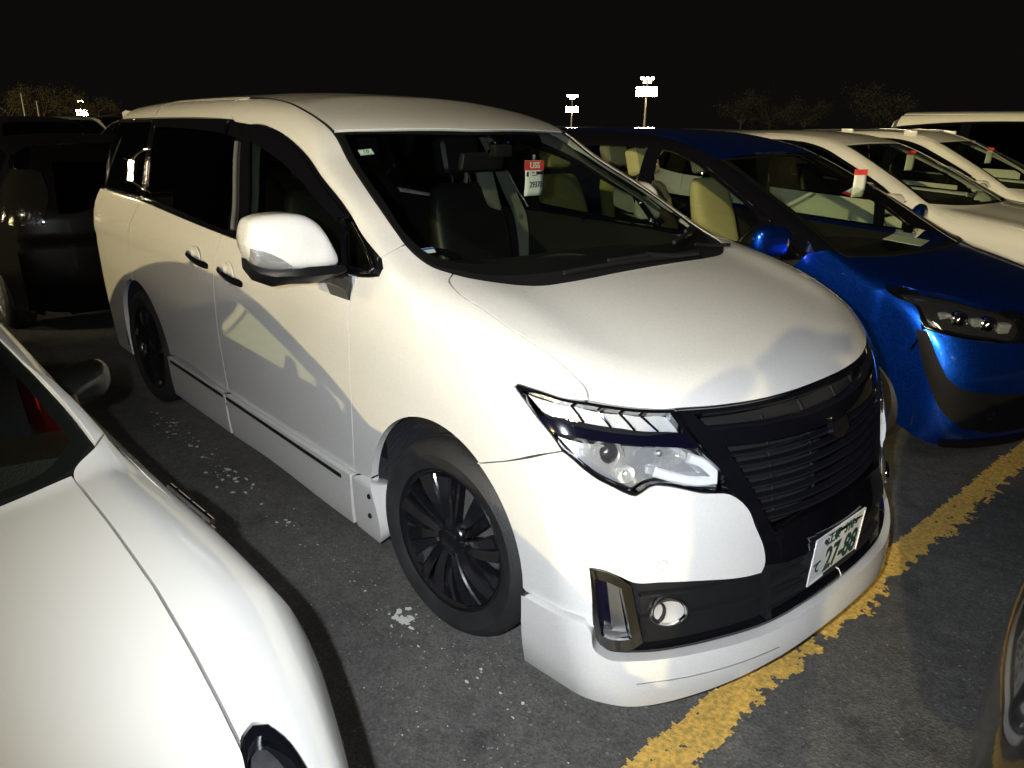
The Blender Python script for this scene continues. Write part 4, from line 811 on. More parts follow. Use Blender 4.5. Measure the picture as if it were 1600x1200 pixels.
for s in (-1,1):
    MR=empty('door_mirror',(-.58,s*.91,1.15)); MR.parent=VAN; L=Matrix.Translation((.58,-s*.91,-1.15))
    ys=[s*a for a in list(np.linspace(.960,.985,4))+list(np.linspace(1.0,1.23,13))+list(np.linspace(1.24,1.271,6))]
    o=shell('mirror_housing',mirror_f,ys,lambda y:-.54,lambda y:float((MZt(abs(y))+MZb(abs(y)))/2),PEARL,MR,flip=s>0); o.data.transform(L)
    f2=lambda P:mirror_f(P*[1,1,1])
    # turn signal lens wrapped on the outer lower corner
    o=panel('turn_signal',mirror_f,(-.93,.36,0),snapF(mirror_f,[(-.5,-1.262,1.310),(-.5,-1.225,1.297),(-.5,-1.18,1.272),(-.5,-1.14,1.243),(-.5,-1.18,1.240),(-.5,-1.22,1.246),(-.5,-1.255,1.262)]),LCHR,MR,h=.006,off=.004,lip=.006,gap=0,dfn=lambda P:.002*np.abs(np.sin(P[:,1]*260+P[:,0]*200)))
    if s>0: o.data.transform(Matrix.Diagonal((1,-1,1,1))); o.data.flip_normals()
    o.data.transform(L)
    rows=[]
    for a,zt,zb in ((.955,1.228,1.195),(1.0,1.232,1.180),(1.08,1.236,1.178),(1.14,1.240,1.180),(1.19,1.248,1.172),(1.23,1.254,1.19),(1.257,1.268,1.232)):
        rows.append([(-.60,s*a,zt),(-.47-.6*max(a-1.1,0),s*a,zt),(-.455-.6*max(a-1.1,0),s*a,(zt+zb)/2),(-.485-.6*max(a-1.1,0),s*a,zb),(-.60,s*a,zb)])
    if s>0: rows=rows[::-1]
    o=grid('mirror_base',rows,STALK,MR,wrap=True,cap=True,sharp=.9); o.data.transform(L)
    rows=[]
    for y,x0,x1,zt,zb in ((1.075,-.60,-.48,1.205,1.180),(1.0,-.60,-.48,1.205,1.170),(.95,-.62,-.48,1.200,1.14),(.925,-.64,-.50,1.185,1.095),(.90,-.64,-.52,1.175,1.09)):
        rows.append([(x0,s*y,zt),(x1,s*y,zt),(x1+.008,s*y,(zt*.6+zb*.4)),(x1-.01,s*y,zb),(x0,s*y,zb)])
    if s<0: rows=rows[::-1]
    o=grid('mirror_stalk',rows,STALK,MR,wrap=True,cap=True,sharp=.9); o.data.transform(L)
    box('mirror_glass',(-.612+.58,s*1.12-s*.91,1.31-1.15),(.004,.22,.13),CHR,MR,bevel=.001)
    if s>0: MR.rotation_euler=(0,0,math.radians(68)); MR.location=(-.66,.925,1.15)   # left mirror is folded
# ---- wheels
def van_spokes(e,rr,m):
    def blade(name,a,w0,w1,tw,y0,y1,r0=.05,r1=None,mm=m,sk=0):
        r1=r1 or rr-.014; V=[];K=5
        for i in range(K+1):
            t=i/K; r=r0+(r1-r0)*t; ang=a+sk*t; w=(w0+(w1-w0)*t); yy=y0+(y1-y0)*t-.010*math.sin(math.pi*t)
            ca,sa=math.cos(ang),math.sin(ang); tx,tz=-sa,ca
            for q,d in ((-w,0),(-w*.75,-.006),(w*.75,-.006+tw),(w,tw),(w*.7,.03),(-w*.7,.03)): V.append((r*ca+tx*q,yy+d,r*sa+tz*q))
        F=[]
        for i in range(K):
            for k in range(6): F.append((i*6+k,(i+1)*6+k,(i+1)*6+(k+1)%6,i*6+(k+1)%6))
        F+=[tuple(range(6)),tuple(range(K*6,K*6+6))[::-1]]
        o=mesh(name,V,F,mm,e); o.data.set_sharp_from_angle(angle=.3)
    for k in range(5):
        a=2*math.pi*k/5+.35
        blade('spoke',a-.36,.010,.021,.016,.020,.010,sk=.16)
        blade('spoke',a-.10,.011,.026,-.012,.024,.012,sk=.12)
        blade('spoke',a+.15,.009,.019,.014,.020,.012,sk=.18)
        blade('spoke_web',a+.46,.010,.034,-.010,.038,.030,r0=.07,sk=.10)
    lathe('hub',[(.075,.05),(.066,.022),(.060,.016),(.035,.014),(.035,.010),(.031,.008),(.0,.007)],m,e,36)
    for k in range(5):
        a=2*math.pi*k/5+.1; o=lathe('lug_nut',[(.0105,.02),(.0105,.012),(.006,.009),(0,.009)],SATIN if False else m,e,10); o.location=(.056*math.cos(a),.004,.056*math.sin(a))
for x,st in ((0,.0791),(-3.0,0)):
    for s in (-1,1):
        tyre_wheel(VAN,x,s*.897,.3535,.3535,.250,.225,s,van_spokes,RIMB,st)
        A=AF if x>-1 else AR; V=[];n=24
        lin=[]
        for i in range(n+1):
            a=math.radians(-12+204*i/n); lin.append([(A[0]+(A[2]+.03)*math.cos(a),s*.90,A[1]+(A[2]+.03)*math.sin(a)),(A[0]+(A[2]+.03)*math.cos(a),s*.60,A[1]+(A[2]+.03)*math.sin(a))])
        grid('wheel_arch_liner',lin,LINER,VAN)
        w_=[(A[0]+(A[2]+.03)*math.cos(math.radians(-12+204*i/n)),s*.60,A[1]+(A[2]+.03)*math.sin(math.radians(-12+204*i/n))) for i in range(n+1)]
        mesh('inner_arch_wall',w_,[tuple(range(n+1))],SHUT,VAN,smooth=False)
        if x>-1:   # clips on the skirt flange behind the front wheel
            for zc in (.365,.285):
                o=lathe('flange_clip',[(.011,.0),(.009,-.004),(0,-.005)],MBLK,VAN,12); o.location=(-.425,s*.935,zc); o.rotation_euler=(0,0,0 if s<0 else math.pi)
# underbody and cabin
box('underbody',(-1.5,0,.26),(4.5,1.18,.14),SHUT,VAN); box('engine_bay',(.25,0,.60),(.75,1.15,.5),SHUT,VAN)
for s in (-1,1): box('sill',(-1.5,s*.80,.30),(2.0,.10,.18),SHUT,VAN)
pr=[(-.12,1.19),(-.30,1.165),(-.55,1.15),(-.68,1.13),(-.74,1.06),(-.72,.9),(-.6,.7),(-.12,.7)]
dsh=[[(x-.10*abs(y/.8)**2*(1 if i<3 else .4),y,z-.03*abs(y/.8)**3+(.025*bump(y,-.4,.2) if 2<=i<=4 else 0)) for i,(x,z) in enumerate(pr)] for y in np.linspace(-.80,.80,25)]
DS=grid('dashboard',dsh,DASH,VAN,wrap=True,cap=True,sharp=.7)
o=lathe('dash_speaker',[(.0,-.004),(.09,-.003),(.095,.002)],DASH2,DS,32); o.location=(-.40,.03,1.158); o.rotation_euler=(math.radians(90),0,0); o.rotation_euler=(math.radians(92),0,0); o.scale=(1.0,1,1.35)
box('cabin_floor',(-1.9,0,.42),(3.2,1.6,.03),SHUT,VAN)
def seat(x,y,m,w=.50,head=True,name='seat',parent=VAN,z=.75,rec=.25,hm=None):
    e=empty(name,(x,y,z-.35)); e.parent=parent
    box('seat_cushion',(0,0,.30),(.52,w,.16),m,e,rot=(0,-.12,0),bevel=.05,seg=3)
    P=[]
    for t,ww,dd in ((0,.92,.14),(.15,1,.17),(.5,1.02,.15),(.8,.95,.12),(.95,.8,.10),(1,.62,.07)):
        xx=-.26-math.sin(rec)*.66*t; zz=.34+math.cos(rec)*.66*t
        P.append([(xx+dd*(.5*math.copysign(abs(math.cos(a))**.6,math.cos(a))+(.12*abs(math.sin(a))**3 if math.cos(a)>0 else 0)),w*.5*ww*math.copysign(abs(math.sin(a))**.55,math.sin(a)),zz) for a in np.linspace(0,2*math.pi,24,endpoint=False)])
    grid('seat_back',P,m,e,wrap=True,cap=True,sharp=1.2)
    if head:
        box('headrest',(-.26-math.sin(rec)*.80,0,.34+math.cos(rec)*.80),(.11,w*.52,.20),hm or m,e,rot=(0,-rec,0),bevel=.045,seg=3)
        for q in (-.06,.06): tube('headrest_post',[(-.26-math.sin(rec)*.62,q,.34+math.cos(rec)*.62),(-.26-math.sin(rec)*.74,q,.34+math.cos(rec)*.74)],.006,CHR,e,6)
    return e
seat(-1.15,-.42,SEATB); seat(-1.15,.42,SEATB); seat(-2.15,-.40,SEATB); seat(-2.15,.40,SEATB); seat(-2.95,0,SEATB,1.1)
# steering wheel on the right-hand side
SW=empty('steering_wheel',(-.80,-.40,1.02)); SW.parent=VAN; SW.rotation_euler=(0,math.radians(-65),0)
tube('wheel_rim',[(.185*math.cos(a),.185*math.sin(a),0) for a in np.linspace(0,2*math.pi,33)],.015,SEATB,SW,8,False); box('wheel_boss',(0,0,-.01),(.12,.15,.05),DASH,SW,bevel=.02); box('wheel_spoke',(0,0,0),(.03,.36,.02),DASH,SW,bevel=.005)
# pale pillar trims and headliner inside
trim=[(-1.03,-.63,1.64),(-.86,-.665,1.54),(-.63,-.71,1.43),(-.40,-.755,1.30),(-.36,-.86,1.26),(-.52,-.856,1.305),(-.66,-.833,1.365),(-.86,-.805,1.452),(-1.03,-.78,1.53),(-1.25,-.752,1.60),(-1.25,-.60,1.70),(-1.12,-.62,1.68)]
panel('pillar_trim',van,'U',trim,TRIM,VAN,h=.04,off=-.045,lip=0,mirror=True)
panel('pillar_trim',van,'S',[(-1.62,-.74,1.64),(-1.74,-.74,1.64),(-1.60,-.89,1.2),(-1.56,-.9,.9),(-1.48,-.9,.9),(-1.48,-.89,1.2)],TRIM,VAN,h=.05,off=-.07,lip=0,mirror=True)
panel('headliner',van,'T',[(-1.0,0,1.66),(-1.1,-.6,1.64),(-3.6,-.6,1.7),(-3.6,0,1.7)],GREYT,VAN,h=.08,off=-.06,lip=0,sym=True)
panel('door_card',van,'S',[(-.36,-.9,1.20),(-.60,-.9,1.21),(-2.8,-.9,1.24),(-2.8,-.9,.5),(-.4,-.9,.5)],DASH,VAN,h=.08,off=-.05,lip=0,mirror=True)
# grab handle and belt seen in the middle of the cabin
tube('grab_handle',[(-1.52,.50,1.44),(-1.55,.45,1.47),(-1.55,.43,1.38),(-1.53,.46,1.28),(-1.50,.50,1.23)],.016,TRIM,VAN,8)
box('seat_side_trim',(-1.52,.57,1.34),(.04,.10,.26),TRIM,VAN,rot=(.15,-.2,0),bevel=.015)
# interior rear-view mirror
RV=empty('rear_view_mirror',(-.86,.0,1.53)); RV.parent=VAN
box('mirror_case',(0,-.03,-.0),(.03,.26,.075),DASH,RV,rot=(0,.25,.1),bevel=.015,seg=3); box('mirror_face',(-.017,-.03,-.004),(.004,.235,.058),CHR,RV,rot=(0,.25,.1)); tube('mirror_arm',[(0,0,0),(.02,0,.05),(-.01,0,.085)],.010,DASH,RV,8); box('sensor_box',(.03,.05,.045),(.06,.10,.05),DASH,RV,bevel=.01)
# ================================================================ blue compact minivan beside the white one
KB=dict(W=[(.08,.78),(.2,.815),(.4,.838),(.6,.847),(.8,.845),(.95,.83),(1.05,.81),(1.2,.75),(1.5,.5)],
 Hc=[(-4.3,1.10),(-.4,1.13),(-.15,1.085),(.05,1.055),(.3,1.005),(.5,.945),(.65,.875),(.8,.76)],
 Fc=[(.05,.72),(.15,.79),(.3,.84),(.5,.84),(.65,.815),(.78,.76),(.9,.66),(1.02,.3)],Fa=[(.1,.34),(.5,.36),(.9,.46)],
 G=[(.9,.835),(1.05,.81),(1.2,.775),(1.4,.715),(1.55,.655),(1.66,.58),(1.72,.5)],
 Rc=[(-3.7,1.60),(-3.0,1.655),(-2.2,1.675),(-1.6,1.66),(-1.2,1.60),(-1.0,1.545),(-.6,1.36)],
 Wx=[(.9,.25),(1.0,.06),(1.1,-.15),(1.3,-.56),(1.5,-1.0),(1.7,-1.5)],Xr=[(.1,3.3),(.5,3.38),(.9,3.36),(1.2,3.28),(1.7,3.05)],
 hd=.06,yw=.78,wc=.20,fp=2.0,ks=.12,kf=.14,gz=.75,waist=.0,
 dlo=(-.38,1.02,-1.28,1.535,-3.15,1.15),wb=2.75,ra=.345,rw=.305,tw=.835,zs=.36,xn=.36,zf=.7,zbump=.64,doors=(-.52,-1.50,-2.75),xe=-3.28,pill=[(-.48,-.60),(-.68,-1.50),(-1.62,-2.62),(-2.72,-3.05)],clear=4,
 hood_side=[(-.13,-.77,1.06),(.0,-.80,1.03),(.2,-.77,.99)],lamp_back=[(.10,-.80,.945),(.14,-.845,.93),(.20,-.845,.885),(.28,-.84,.865),(.33,-.83,.74)],
 cowl=[(-.13,-.77,1.06),(-.03,-.6,1.06),(.06,-.3,1.065),(.09,0,1.07)],ws_top=(-1.06,-.63,1.51),ws_bot=(-.15,-.775,1.07),
 hood_front=[(.70,0,.82),(.66,-.3,.835),(.56,-.5,.87),(.40,-.65,.915)],yroof=.52,
 lamp=[(.14,-.845,.93),(.20,-.845,.885),(.28,-.84,.865),(.33,-.83,.765),(.45,-.76,.74),(.58,-.62,.715),(.68,-.45,.705),(.70,-.40,.74),(.66,-.38,.80),(.56,-.5,.865),(.40,-.65,.912),(.25,-.76,.94)],
 lamp_bot=[(.33,-.83,.755),(.45,-.76,.73),(.58,-.62,.705),(.68,-.45,.695)],bump_in=[(.74,-.25,.69),(.76,0,.68)],zlow=.19,
 bowl=mat('smoked_lamp_bowl',(.05,.05,.052),.2,.7),proj=[((.47,-.70,.79),.036),((.57,-.585,.765),.036)],
 tail=[(-3.2,-.80,.75),(-3.35,-.62,.75),(-3.3,-.62,1.15),(-3.15,-.76,1.15)])
CB=empty('blue_compact_minivan',(.13,2.57,0),label='blue compact minivan with black pillars and beige seats parked beside the white minivan',cat='minivan')
fB=gen_car(CB,KB,BLUE,h=.035,pillar=GBLK,cabin=BEIGE,rimm=MBLK,hoodm=BLUE)
car_mirror(CB,fB,-.44,1.07,.84,BLUE,.29,.17)
MBLK2=mat('black_bumper_plastic',(.003,.003,.0035),.6,spec=.2,bump=(300,.1))
# black cheek blade and lower mouth of the blue car
panel('cheek_blade',fB,'D',[(.30,-.84,.75),(.35,-.825,.745),(.40,-.80,.62),(.46,-.77,.50),(.54,-.74,.36),(.62,-.70,.27),(.58,-.73,.26),(.48,-.79,.34),(.40,-.825,.48),(.345,-.84,.62)],MBLK2,CB,h=.02,off=.006,lip=.02,mirror=True)
panel('lower_mouth',fB,'D',[(.42,-.79,.56),(.48,-.76,.50),(.60,-.65,.46),(.72,-.45,.44),(.80,0,.44),(.82,0,.24),(.75,-.45,.235),(.66,-.66,.245),(.58,-.735,.29),(.50,-.77,.40)],MBLK2,CB,h=.03,off=.004,lip=.01,mirror=True)
panel('chin_lip',fB,'D',[(.50,-.80,.20),(.62,-.70,.20),(.76,-.4,.20),(.82,0,.20),(.80,0,.155),(.74,-.4,.155),(.60,-.70,.155),(.50,-.78,.155)],MBLK2,CB,h=.03,off=.01,lip=.02,mirror=True)
for s in (-1,1):
    n=Vector((.8,s*.6,0)).normalized(); o=lathe('fog_lamp',[(.045,.0),(.042,-.012),(.030,-.010),(.026,.004),(0,-.004)],GBLK,CB,24); o.location=Vector((.645,s*.645,.36))+n*.012; o.rotation_mode='QUATERNION'; o.rotation_quaternion=n.to_track_quat('-Y','Z')
for o in list(CB.children):
    if o.name.startswith('headlamp'):
        sg=1 if o.children[0].data.vertices[0].co.y>0 else -1
        for c,r_ in (((.40,.735,.80),.4),((.52,.625,.775),.5),((.62,.52,.755),.6)):
            box('lamp_cell',(c[0]-.025,sg*c[1]*.97,c[2]),(.03,.055,.05),LCHR,o,rot=(0,.25,sg*r_),bevel=.006)
# ================================================================ white SUVs further along the row
KS=dict(W=[(.1,.83),(.25,.865),(.45,.885),(.7,.90),(.9,.90),(1.05,.885),(1.18,.86),(1.4,.75)],
 Hc=[(-4.3,1.2),(-.7,1.20),(-.45,1.165),(-.2,1.13),(.2,1.075),(.5,1.01),(.7,.93),(.9,.8)],
 Fc=[(.05,.75),(.2,.82),(.4,.88),(.6,.88),(.8,.86),(.92,.80),(1.05,.6)],Fa=[(.1,.30),(.9,.38)],
 G=[(1.0,.885),(1.15,.86),(1.3,.81),(1.5,.72),(1.6,.66),(1.7,.57)],
 Rc=[(-3.6,1.56),(-2.6,1.655),(-1.9,1.67),(-1.5,1.645),(-1.2,1.58),(-.8,1.42)],
 Wx=[(1.0,-.02),(1.1,-.22),(1.2,-.42),(1.4,-.84),(1.6,-1.30),(1.7,-1.6)],Xr=[(.1,3.5),(.6,3.62),(.95,3.6),(1.2,3.4),(1.65,2.95)],
 hd=.06,yw=.82,wc=.18,fp=2.2,ks=.12,kf=.11,gz=.9,sillm=MBLK,
 dlo=(-.62,1.13,-1.42,1.55,-3.25,1.25),wb=2.66,ra=.385,rw=.345,tw=.885,zs=.40,xn=.42,zf=.8,zbump=.66,doors=(-.70,-1.65,-2.75),xe=-3.45,pill=[(-.78,-1.62),(-1.74,-2.55),(-2.64,-3.05)],clear=1,
 hood_side=[(-.42,-.80,1.15),(-.2,-.83,1.11),(.15,-.81,1.06)],lamp_back=[(.36,-.84,.98),(.34,-.87,.95),(.42,-.87,.86),(.46,-.87,.80)],
 cowl=[(-.42,-.80,1.15),(-.30,-.6,1.15),(-.2,-.3,1.15),(-.17,0,1.15)],ws_top=(-1.24,-.60,1.565),ws_bot=(-.44,-.80,1.165),
 hood_front=[(.80,0,.90),(.76,-.3,.91),(.64,-.6,.94),(.52,-.74,.965)],yroof=.54,
 lamp=[(.34,-.87,.95),(.42,-.87,.86),(.46,-.87,.80),(.60,-.76,.78),(.74,-.56,.77),(.76,-.5,.82),(.64,-.6,.93),(.52,-.74,.955),(.40,-.83,.972)],
 lamp_bot=[(.46,-.87,.79),(.60,-.76,.77),(.74,-.56,.76)],bump_in=[(.80,-.3,.72),(.84,0,.70)],zlow=.22,grille=[(.84,0,.89),(.80,-.3,.90),(.74,-.52,.82),(.78,-.42,.70),(.84,0,.68)],proj=[((.60,-.70,.85),.035)],
 tail=[(-3.4,-.86,.9),(-3.6,-.62,.92),(-3.5,-.62,1.1),(-3.35,-.82,1.12)])
C2=empty('white_crossover',(-.10,5.07,0),label='white crossover with bonnet badge lamp parked beyond the blue minivan',cat='SUV')
C2['label']='white crossover with dark side windows, plain roof, parked right beyond the blue minivan'
f2=gen_car(C2,KS,WHITE,h=.06); car_mirror(C2,f2,-.60,1.10,.87,WHITE,.24,.16)
KR=dict(KS); KR['Rc']=[(a,b+.03) for a,b in KS['Rc']]
C3=empty('white_suv',(-.28,7.62,0),label='white SUV with roof rails parked between the crossover and the tall white wagon',cat='SUV')
f3=gen_car(C3,KR,WHITE,h=.06); car_mirror(C3,f3,-.60,1.10,.87,WHITE,.24,.16)
for s in (-1,1):
    P=on_surf(f3,[(x,s*.58,1.68) for x in np.linspace(-1.55,-3.0,9)],.045); RL=empty('roof_rail',(0,0,0)); RL.parent=C3; tube('rail_bar',[tuple(q) for q in P],.018,GBLK,RL,8)
    for i in (0,4,8): box('rail_foot',tuple(P[i]-np.array([0,0,.03])),(.14,.035,.06),WHITE,RL,bevel=.01)
# ---- tall white wagon at the end of the row
KV=dict(KS); KV.update(W=[(.1,.83),(.25,.865),(.45,.885),(.9,.90),(1.1,.89),(1.25,.87),(1.5,.75)],Hc=[(-4.8,1.25),(-.5,1.25),(-.2,1.20),(.2,1.12),(.5,1.05),(.7,.96),(.9,.8)],G=[(1.0,.895),(1.2,.875),(1.5,.82),(1.75,.75),(1.85,.68),(1.95,.58)],
 Rc=[(-4.5,1.88),(-3.5,1.94),(-2.0,1.95),(-1.4,1.90),(-1.1,1.82),(-.7,1.6)],Wx=[(1.0,.0),(1.15,-.12),(1.4,-.45),(1.7,-.88),(1.95,-1.3)],Xr=[(.1,3.85),(.6,3.95),(1.2,3.92),(1.9,3.75)],
 dlo=(-.45,1.19,-1.20,1.76,-3.75,1.24),wb=2.95,doors=(-.60,-1.60,-2.9),xe=-3.75,pill=[(-.72,-1.50),(-1.62,-2.65),(-2.78,-3.55)],clear=1,ws_top=(-1.06,-.66,1.80),ws_bot=(-.22,-.80,1.21),cowl=[(-.20,-.80,1.20),(-.1,-.6,1.2),(.0,-.3,1.2),(.02,0,1.2)],hood_side=[(-.20,-.80,1.20),(0,-.83,1.15),(.2,-.81,1.09)],yroof=.60,rk=.12)
C4=empty('white_wagon',(.62,10.25,0),label='tall white wagon with long black side windows at the end of the row',cat='wagon')
f4=gen_car(C4,KV,WHITE,h=.08); car_mirror(C4,f4,-.50,1.17,.87,WHITE,.24,.18)
# ================================================================ white sports saloon in the foreground bay
KW=dict(W=[(.08,.82),(.2,.86),(.4,.88),(.55,.882),(.66,.872),(.75,.845),(.85,.79),(.95,.725),(1.1,.65)],
 Hc=[(-4.3,.96),(-.95,.965),(-.7,.95),(-.4,.93),(0,.885),(.3,.83),(.55,.76),(.75,.68),(1.0,.5)],
 Fc=[(.05,.86),(.15,.93),(.3,.98),(.5,.97),(.62,.95),(.72,.92),(.85,.87),(1.0,.78)],Fa=[(.1,.56),(.7,.66)],
 G=[(.7,.78),(.85,.755),(.945,.73),(1.05,.68),(1.15,.63),(1.25,.57),(1.36,.46)],
 Rc=[(-4.0,.98),(-3.3,1.13),(-2.6,1.31),(-2.1,1.37),(-1.75,1.37),(-1.5,1.33),(-1.0,1.17)],
 Wx=[(.8,-.50),(.9,-.56),(.945,-.62),(1.15,-1.02),(1.3,-1.33),(1.4,-1.55)],Xr=[(.1,3.5),(.5,3.65),(.9,3.65),(1.05,3.5),(1.3,2.6),(1.4,2.0)],
 hd=.035,yw=.72,wc=.22,fp=2.3,ks=.09,kf=.16,gz=.6,crown=.008,waist=0,
 dlo=(-.86,.93,-1.62,1.24,-3.0,1.0),wb=2.70,ra=.35,rw=.32,tw=.79,zs=.32,xn=.46,zf=.6,zbump=.53,doors=(-.86,-1.95,-2.8),xe=-3.5,pill=[(-1.02,-1.92),(-2.02,-2.70)],clear=2,
 hood_side=[(-.63,-.616,.93),(-.382,-.624,.90),(-.143,-.628,.90),(.046,-.623,.865),(.173,-.617,.85),(.253,-.612,.815)],lamp_back=[(.237,-.622,.755),(.224,-.643,.69),(.231,-.664,.7),(.257,-.677,.69),(.32,-.685,.62),(.42,-.69,.56)],
 cowl=[(-.63,-.616,.93),(-.56,-.45,.94),(-.50,-.25,.945),(-.48,0,.945)],ws_top=(-1.47,-.50,1.29),ws_bot=(-.73,-.69,.945),
 hood_front=[(.85,0,.67),(.80,-.2,.69),(.60,-.44,.735),(.36,-.575,.775)],yroof=.42,
 lamp=[(.255,-.612,.80),(.237,-.622,.755),(.224,-.643,.69),(.231,-.664,.7),(.257,-.677,.69),(.32,-.685,.62),(.42,-.685,.62),(.55,-.61,.58),(.66,-.5,.56),(.62,-.45,.62),(.50,-.50,.70),(.36,-.575,.775)],lsnap='T',taper=(-.1,.36),flare=(.022,-.3,.42),rear_seats=False,card=REDL,
 lamp_bot=[(.43,-.70,.555),(.60,-.62,.555),(.75,-.46,.545)],bump_in=[(.9,-.25,.60),(.93,0,.60)],zlow=.15,seatz=.56,seatx=.78,dashd=.62,ldir='C',
 bowl=mat('dark_lamp_bowl',(.10,.10,.105),.3,.5,bump=(14,.4)),
 tail=[(-3.4,-.84,.7),(-3.65,-.6,.72),(-3.6,-.6,.9),(-3.4,-.82,.9)],zq=.8,rk=.3,zrg=(.96,1.22),yrg=(.54,.44))
CW=empty('white_sports_saloon',(.64,-2.56,0),label='white sports saloon with red seats and a carbon door mirror, bonnet in the foreground',cat='car')
fW=gen_car(CW,KW,WHITE,h=.03,cabin=REDL,rimm=GREYP,glassm=GLC)
# carbon mirrors on metal stalks
CARB=mat('carbon_fibre',(.006,.006,.006),.35,coat=.35,coat_r=.08,spec=.2)
_nt=CARB.node_tree; _tc=_nt.nodes.new('ShaderNodeTexCoord'); _ck=_nt.nodes.new('ShaderNodeTexChecker'); _ck.inputs['Scale'].default_value=330; _ck.inputs[1].default_value=(.008,.008,.008,1); _ck.inputs[2].default_value=(.003,.003,.003,1); _nt.links.new(_tc.outputs['Object'],_ck.inputs[0]); _nt.links.new(_ck.outputs[0],_nt.nodes['Principled BSDF'].inputs['Base Color'])
for s in (-1,1):
    e=empty('door_mirror',(-1.28,s*.575,.825)); e.parent=CW
    ys=np.concatenate([np.linspace(.10,.13,4),np.linspace(.15,.27,6),np.linspace(.28,.31,5)]); rows=[]
    for q in ys:
        t=(q-.10)/.21; k=min(1,(1-abs(2*t-1)**3)**.5+.10)
        rows.append([(.085*k*math.copysign(abs(math.cos(a))**.75,math.cos(a))*(1 if math.cos(a)>0 else .3)-.06*t*t,s*q,.055*k*math.copysign(abs(math.sin(a))**.75,math.sin(a))+.10+.02*t) for a in np.linspace(0,2*math.pi,28,endpoint=False)])
    if s>0: rows=rows[::-1]
    grid('mirror_shell',rows,CARB,e,wrap=True,cap=True,sharp=1.2)
    tube('mirror_stalk',[(.23,s*.145,.045),(.19,s*.155,.06),(.12,s*.17,.085),(.05,s*.18,.105)],[.016,.012,.011,.012],SATIN,e,10)
    box('mirror_foot',(.25,s*.135,.038),(.15,.06,.02),MBLK,e,rot=(s*.5,0.05,0),bevel=.008)
# bright fender vents
for s in (-1,1):
    e=empty('fender_vent',(0,0,0)); e.parent=CW
    P=on_surf(fW,[(x,s*.83,.78) for x in np.linspace(-.46,-.72,7)],.004)
    tube('vent_surround',[tuple(q+np.array([0,0,.012])) for q in P],.008,CHR,e,8); tube('vent_surround',[tuple(q-np.array([0,0,.012])) for q in P],.008,CHR,e,8)
    for q in P[1::2]: box('vent_rib',tuple(q),(.012,.012,.04),CHR,e,bevel=.003)
# ================================================================ black car nose to nose with the white minivan
KK=dict(KS); KK['Fc']=[(.05,.84),(.2,.90),(.4,.93),(.6,.92),(.8,.87),(.92,.80),(1.05,.6)]; KK['Fa']=[(.1,.34),(.9,.40)]
KK['Fc']=[(.05,.84),(.2,.90),(.4,.925),(.6,.92),(.8,.87),(.92,.80),(1.05,.6)]; KK['Fa']=[(.1,.15),(.6,.17),(.9,.25)]
CK=empty('black_suv',(2.36,.06,0),math.pi,label='black SUV parked nose to nose with the white minivan across the yellow line',cat='SUV')
fK=gen_car(CK,KK,BLACKP,h=.03)
KT=dict(KS); KT['tail']=[(-3.42,-.86,1.02),(-3.6,-.66,1.00),(-3.55,-.60,1.22),(-3.42,-.58,1.42),(-3.30,-.70,1.43),(-3.28,-.80,1.30)]
KT.update(Rc=[(-3.7,1.60),(-2.6,1.66),(-1.9,1.67),(-1.5,1.645),(-1.2,1.58),(-.8,1.42)],Xr=[(.1,3.5),(.6,3.62),(1.05,3.6),(1.3,3.50),(1.65,3.30)],dlo=(-.62,1.13,-1.42,1.55,-3.40,1.20),yrg=(.56,.50),zrg=(1.02,1.50))
CT=empty('black_hatchback',(-8.25,-.38,0),math.pi,label='black hatchback seen from behind, standing back to back with the white minivan',cat='car')
BLACKQ=mat('dull_black_paint',(.002,.002,.002),.3,coat=.25,spec=.2)
fT=gen_car(CT,KT,BLACKQ,h=.06); CT.scale=(1,1,.92)
for o in CT.children:
    if o.name.startswith('tail_lamp'): o.data.materials[0]=mat('smoked_clear_lamp',(.02,.02,.02),.10,.6,coat=1,bump=(30,.5))
KD=dict(KV); KD['clear']=0
CD=empty('unseen_shade_van',(-2.35,-5.15,0),label='unseen dark grey tall van added to shade the ground beyond the white sports saloon',cat='van')  # out-of-view van added so its shadow darkens the ground behind
gen_car(CD,KD,GREYP,h=.12,seats=False)
# ================================================================ far rows
far=[]
for nm,pm,lb in (('silver_car',SILVP,'silver'),('black_car',BLACKP,'black'),('white_car',WHITE,'white'),('grey_car',GREYP,'dark grey')):
    e=empty(nm,(0,0,0)); gen_car(e,KS,pm,h=.12,glassm=PRIV,seats=False,spokes=std_spokes(5,False)); far.append((e,lb,nm))
spots=[(-13.4,-1.2,0,3,'dark grey car in the first row behind the black hatchback'),(-13.3,1.1,0,1,'black car in the first row behind the black hatchback'),
 (-19.2,1.3,1,1,'black car in the second row behind the black hatchback'),(-19.0,3.8,1,0,'silver car in the second row behind the black hatchback'),
 (-26,2.2,0,3,'dark grey car in the third row behind the black hatchback'),(-26.2,4.7,0,0,'silver car in the third row behind the black hatchback'),(-26,7.2,0,1,'black car in the third row behind the black hatchback'),
 (-34,3.2,1,1,'black car in the fourth row behind the black hatchback'),(-34,5.8,1,2,'white car in the fourth row behind the black hatchback'),(-34,8.3,1,0,'silver car in the fourth row behind the black hatchback'),
 (-43,5.2,0,0,'silver car in the farthest row behind the black hatchback'),(-43,8.0,0,3,'dark grey car in the farthest row behind the black hatchback'),(-43,10.6,0,1,'black car in the farthest row behind the black hatchback'),
 (-8.3,2.4,1,3,'dark grey car standing back to back with the blue minivan'),(-8.2,5.0,1,1,'black car standing back to back with the white crossover')]
used=set()
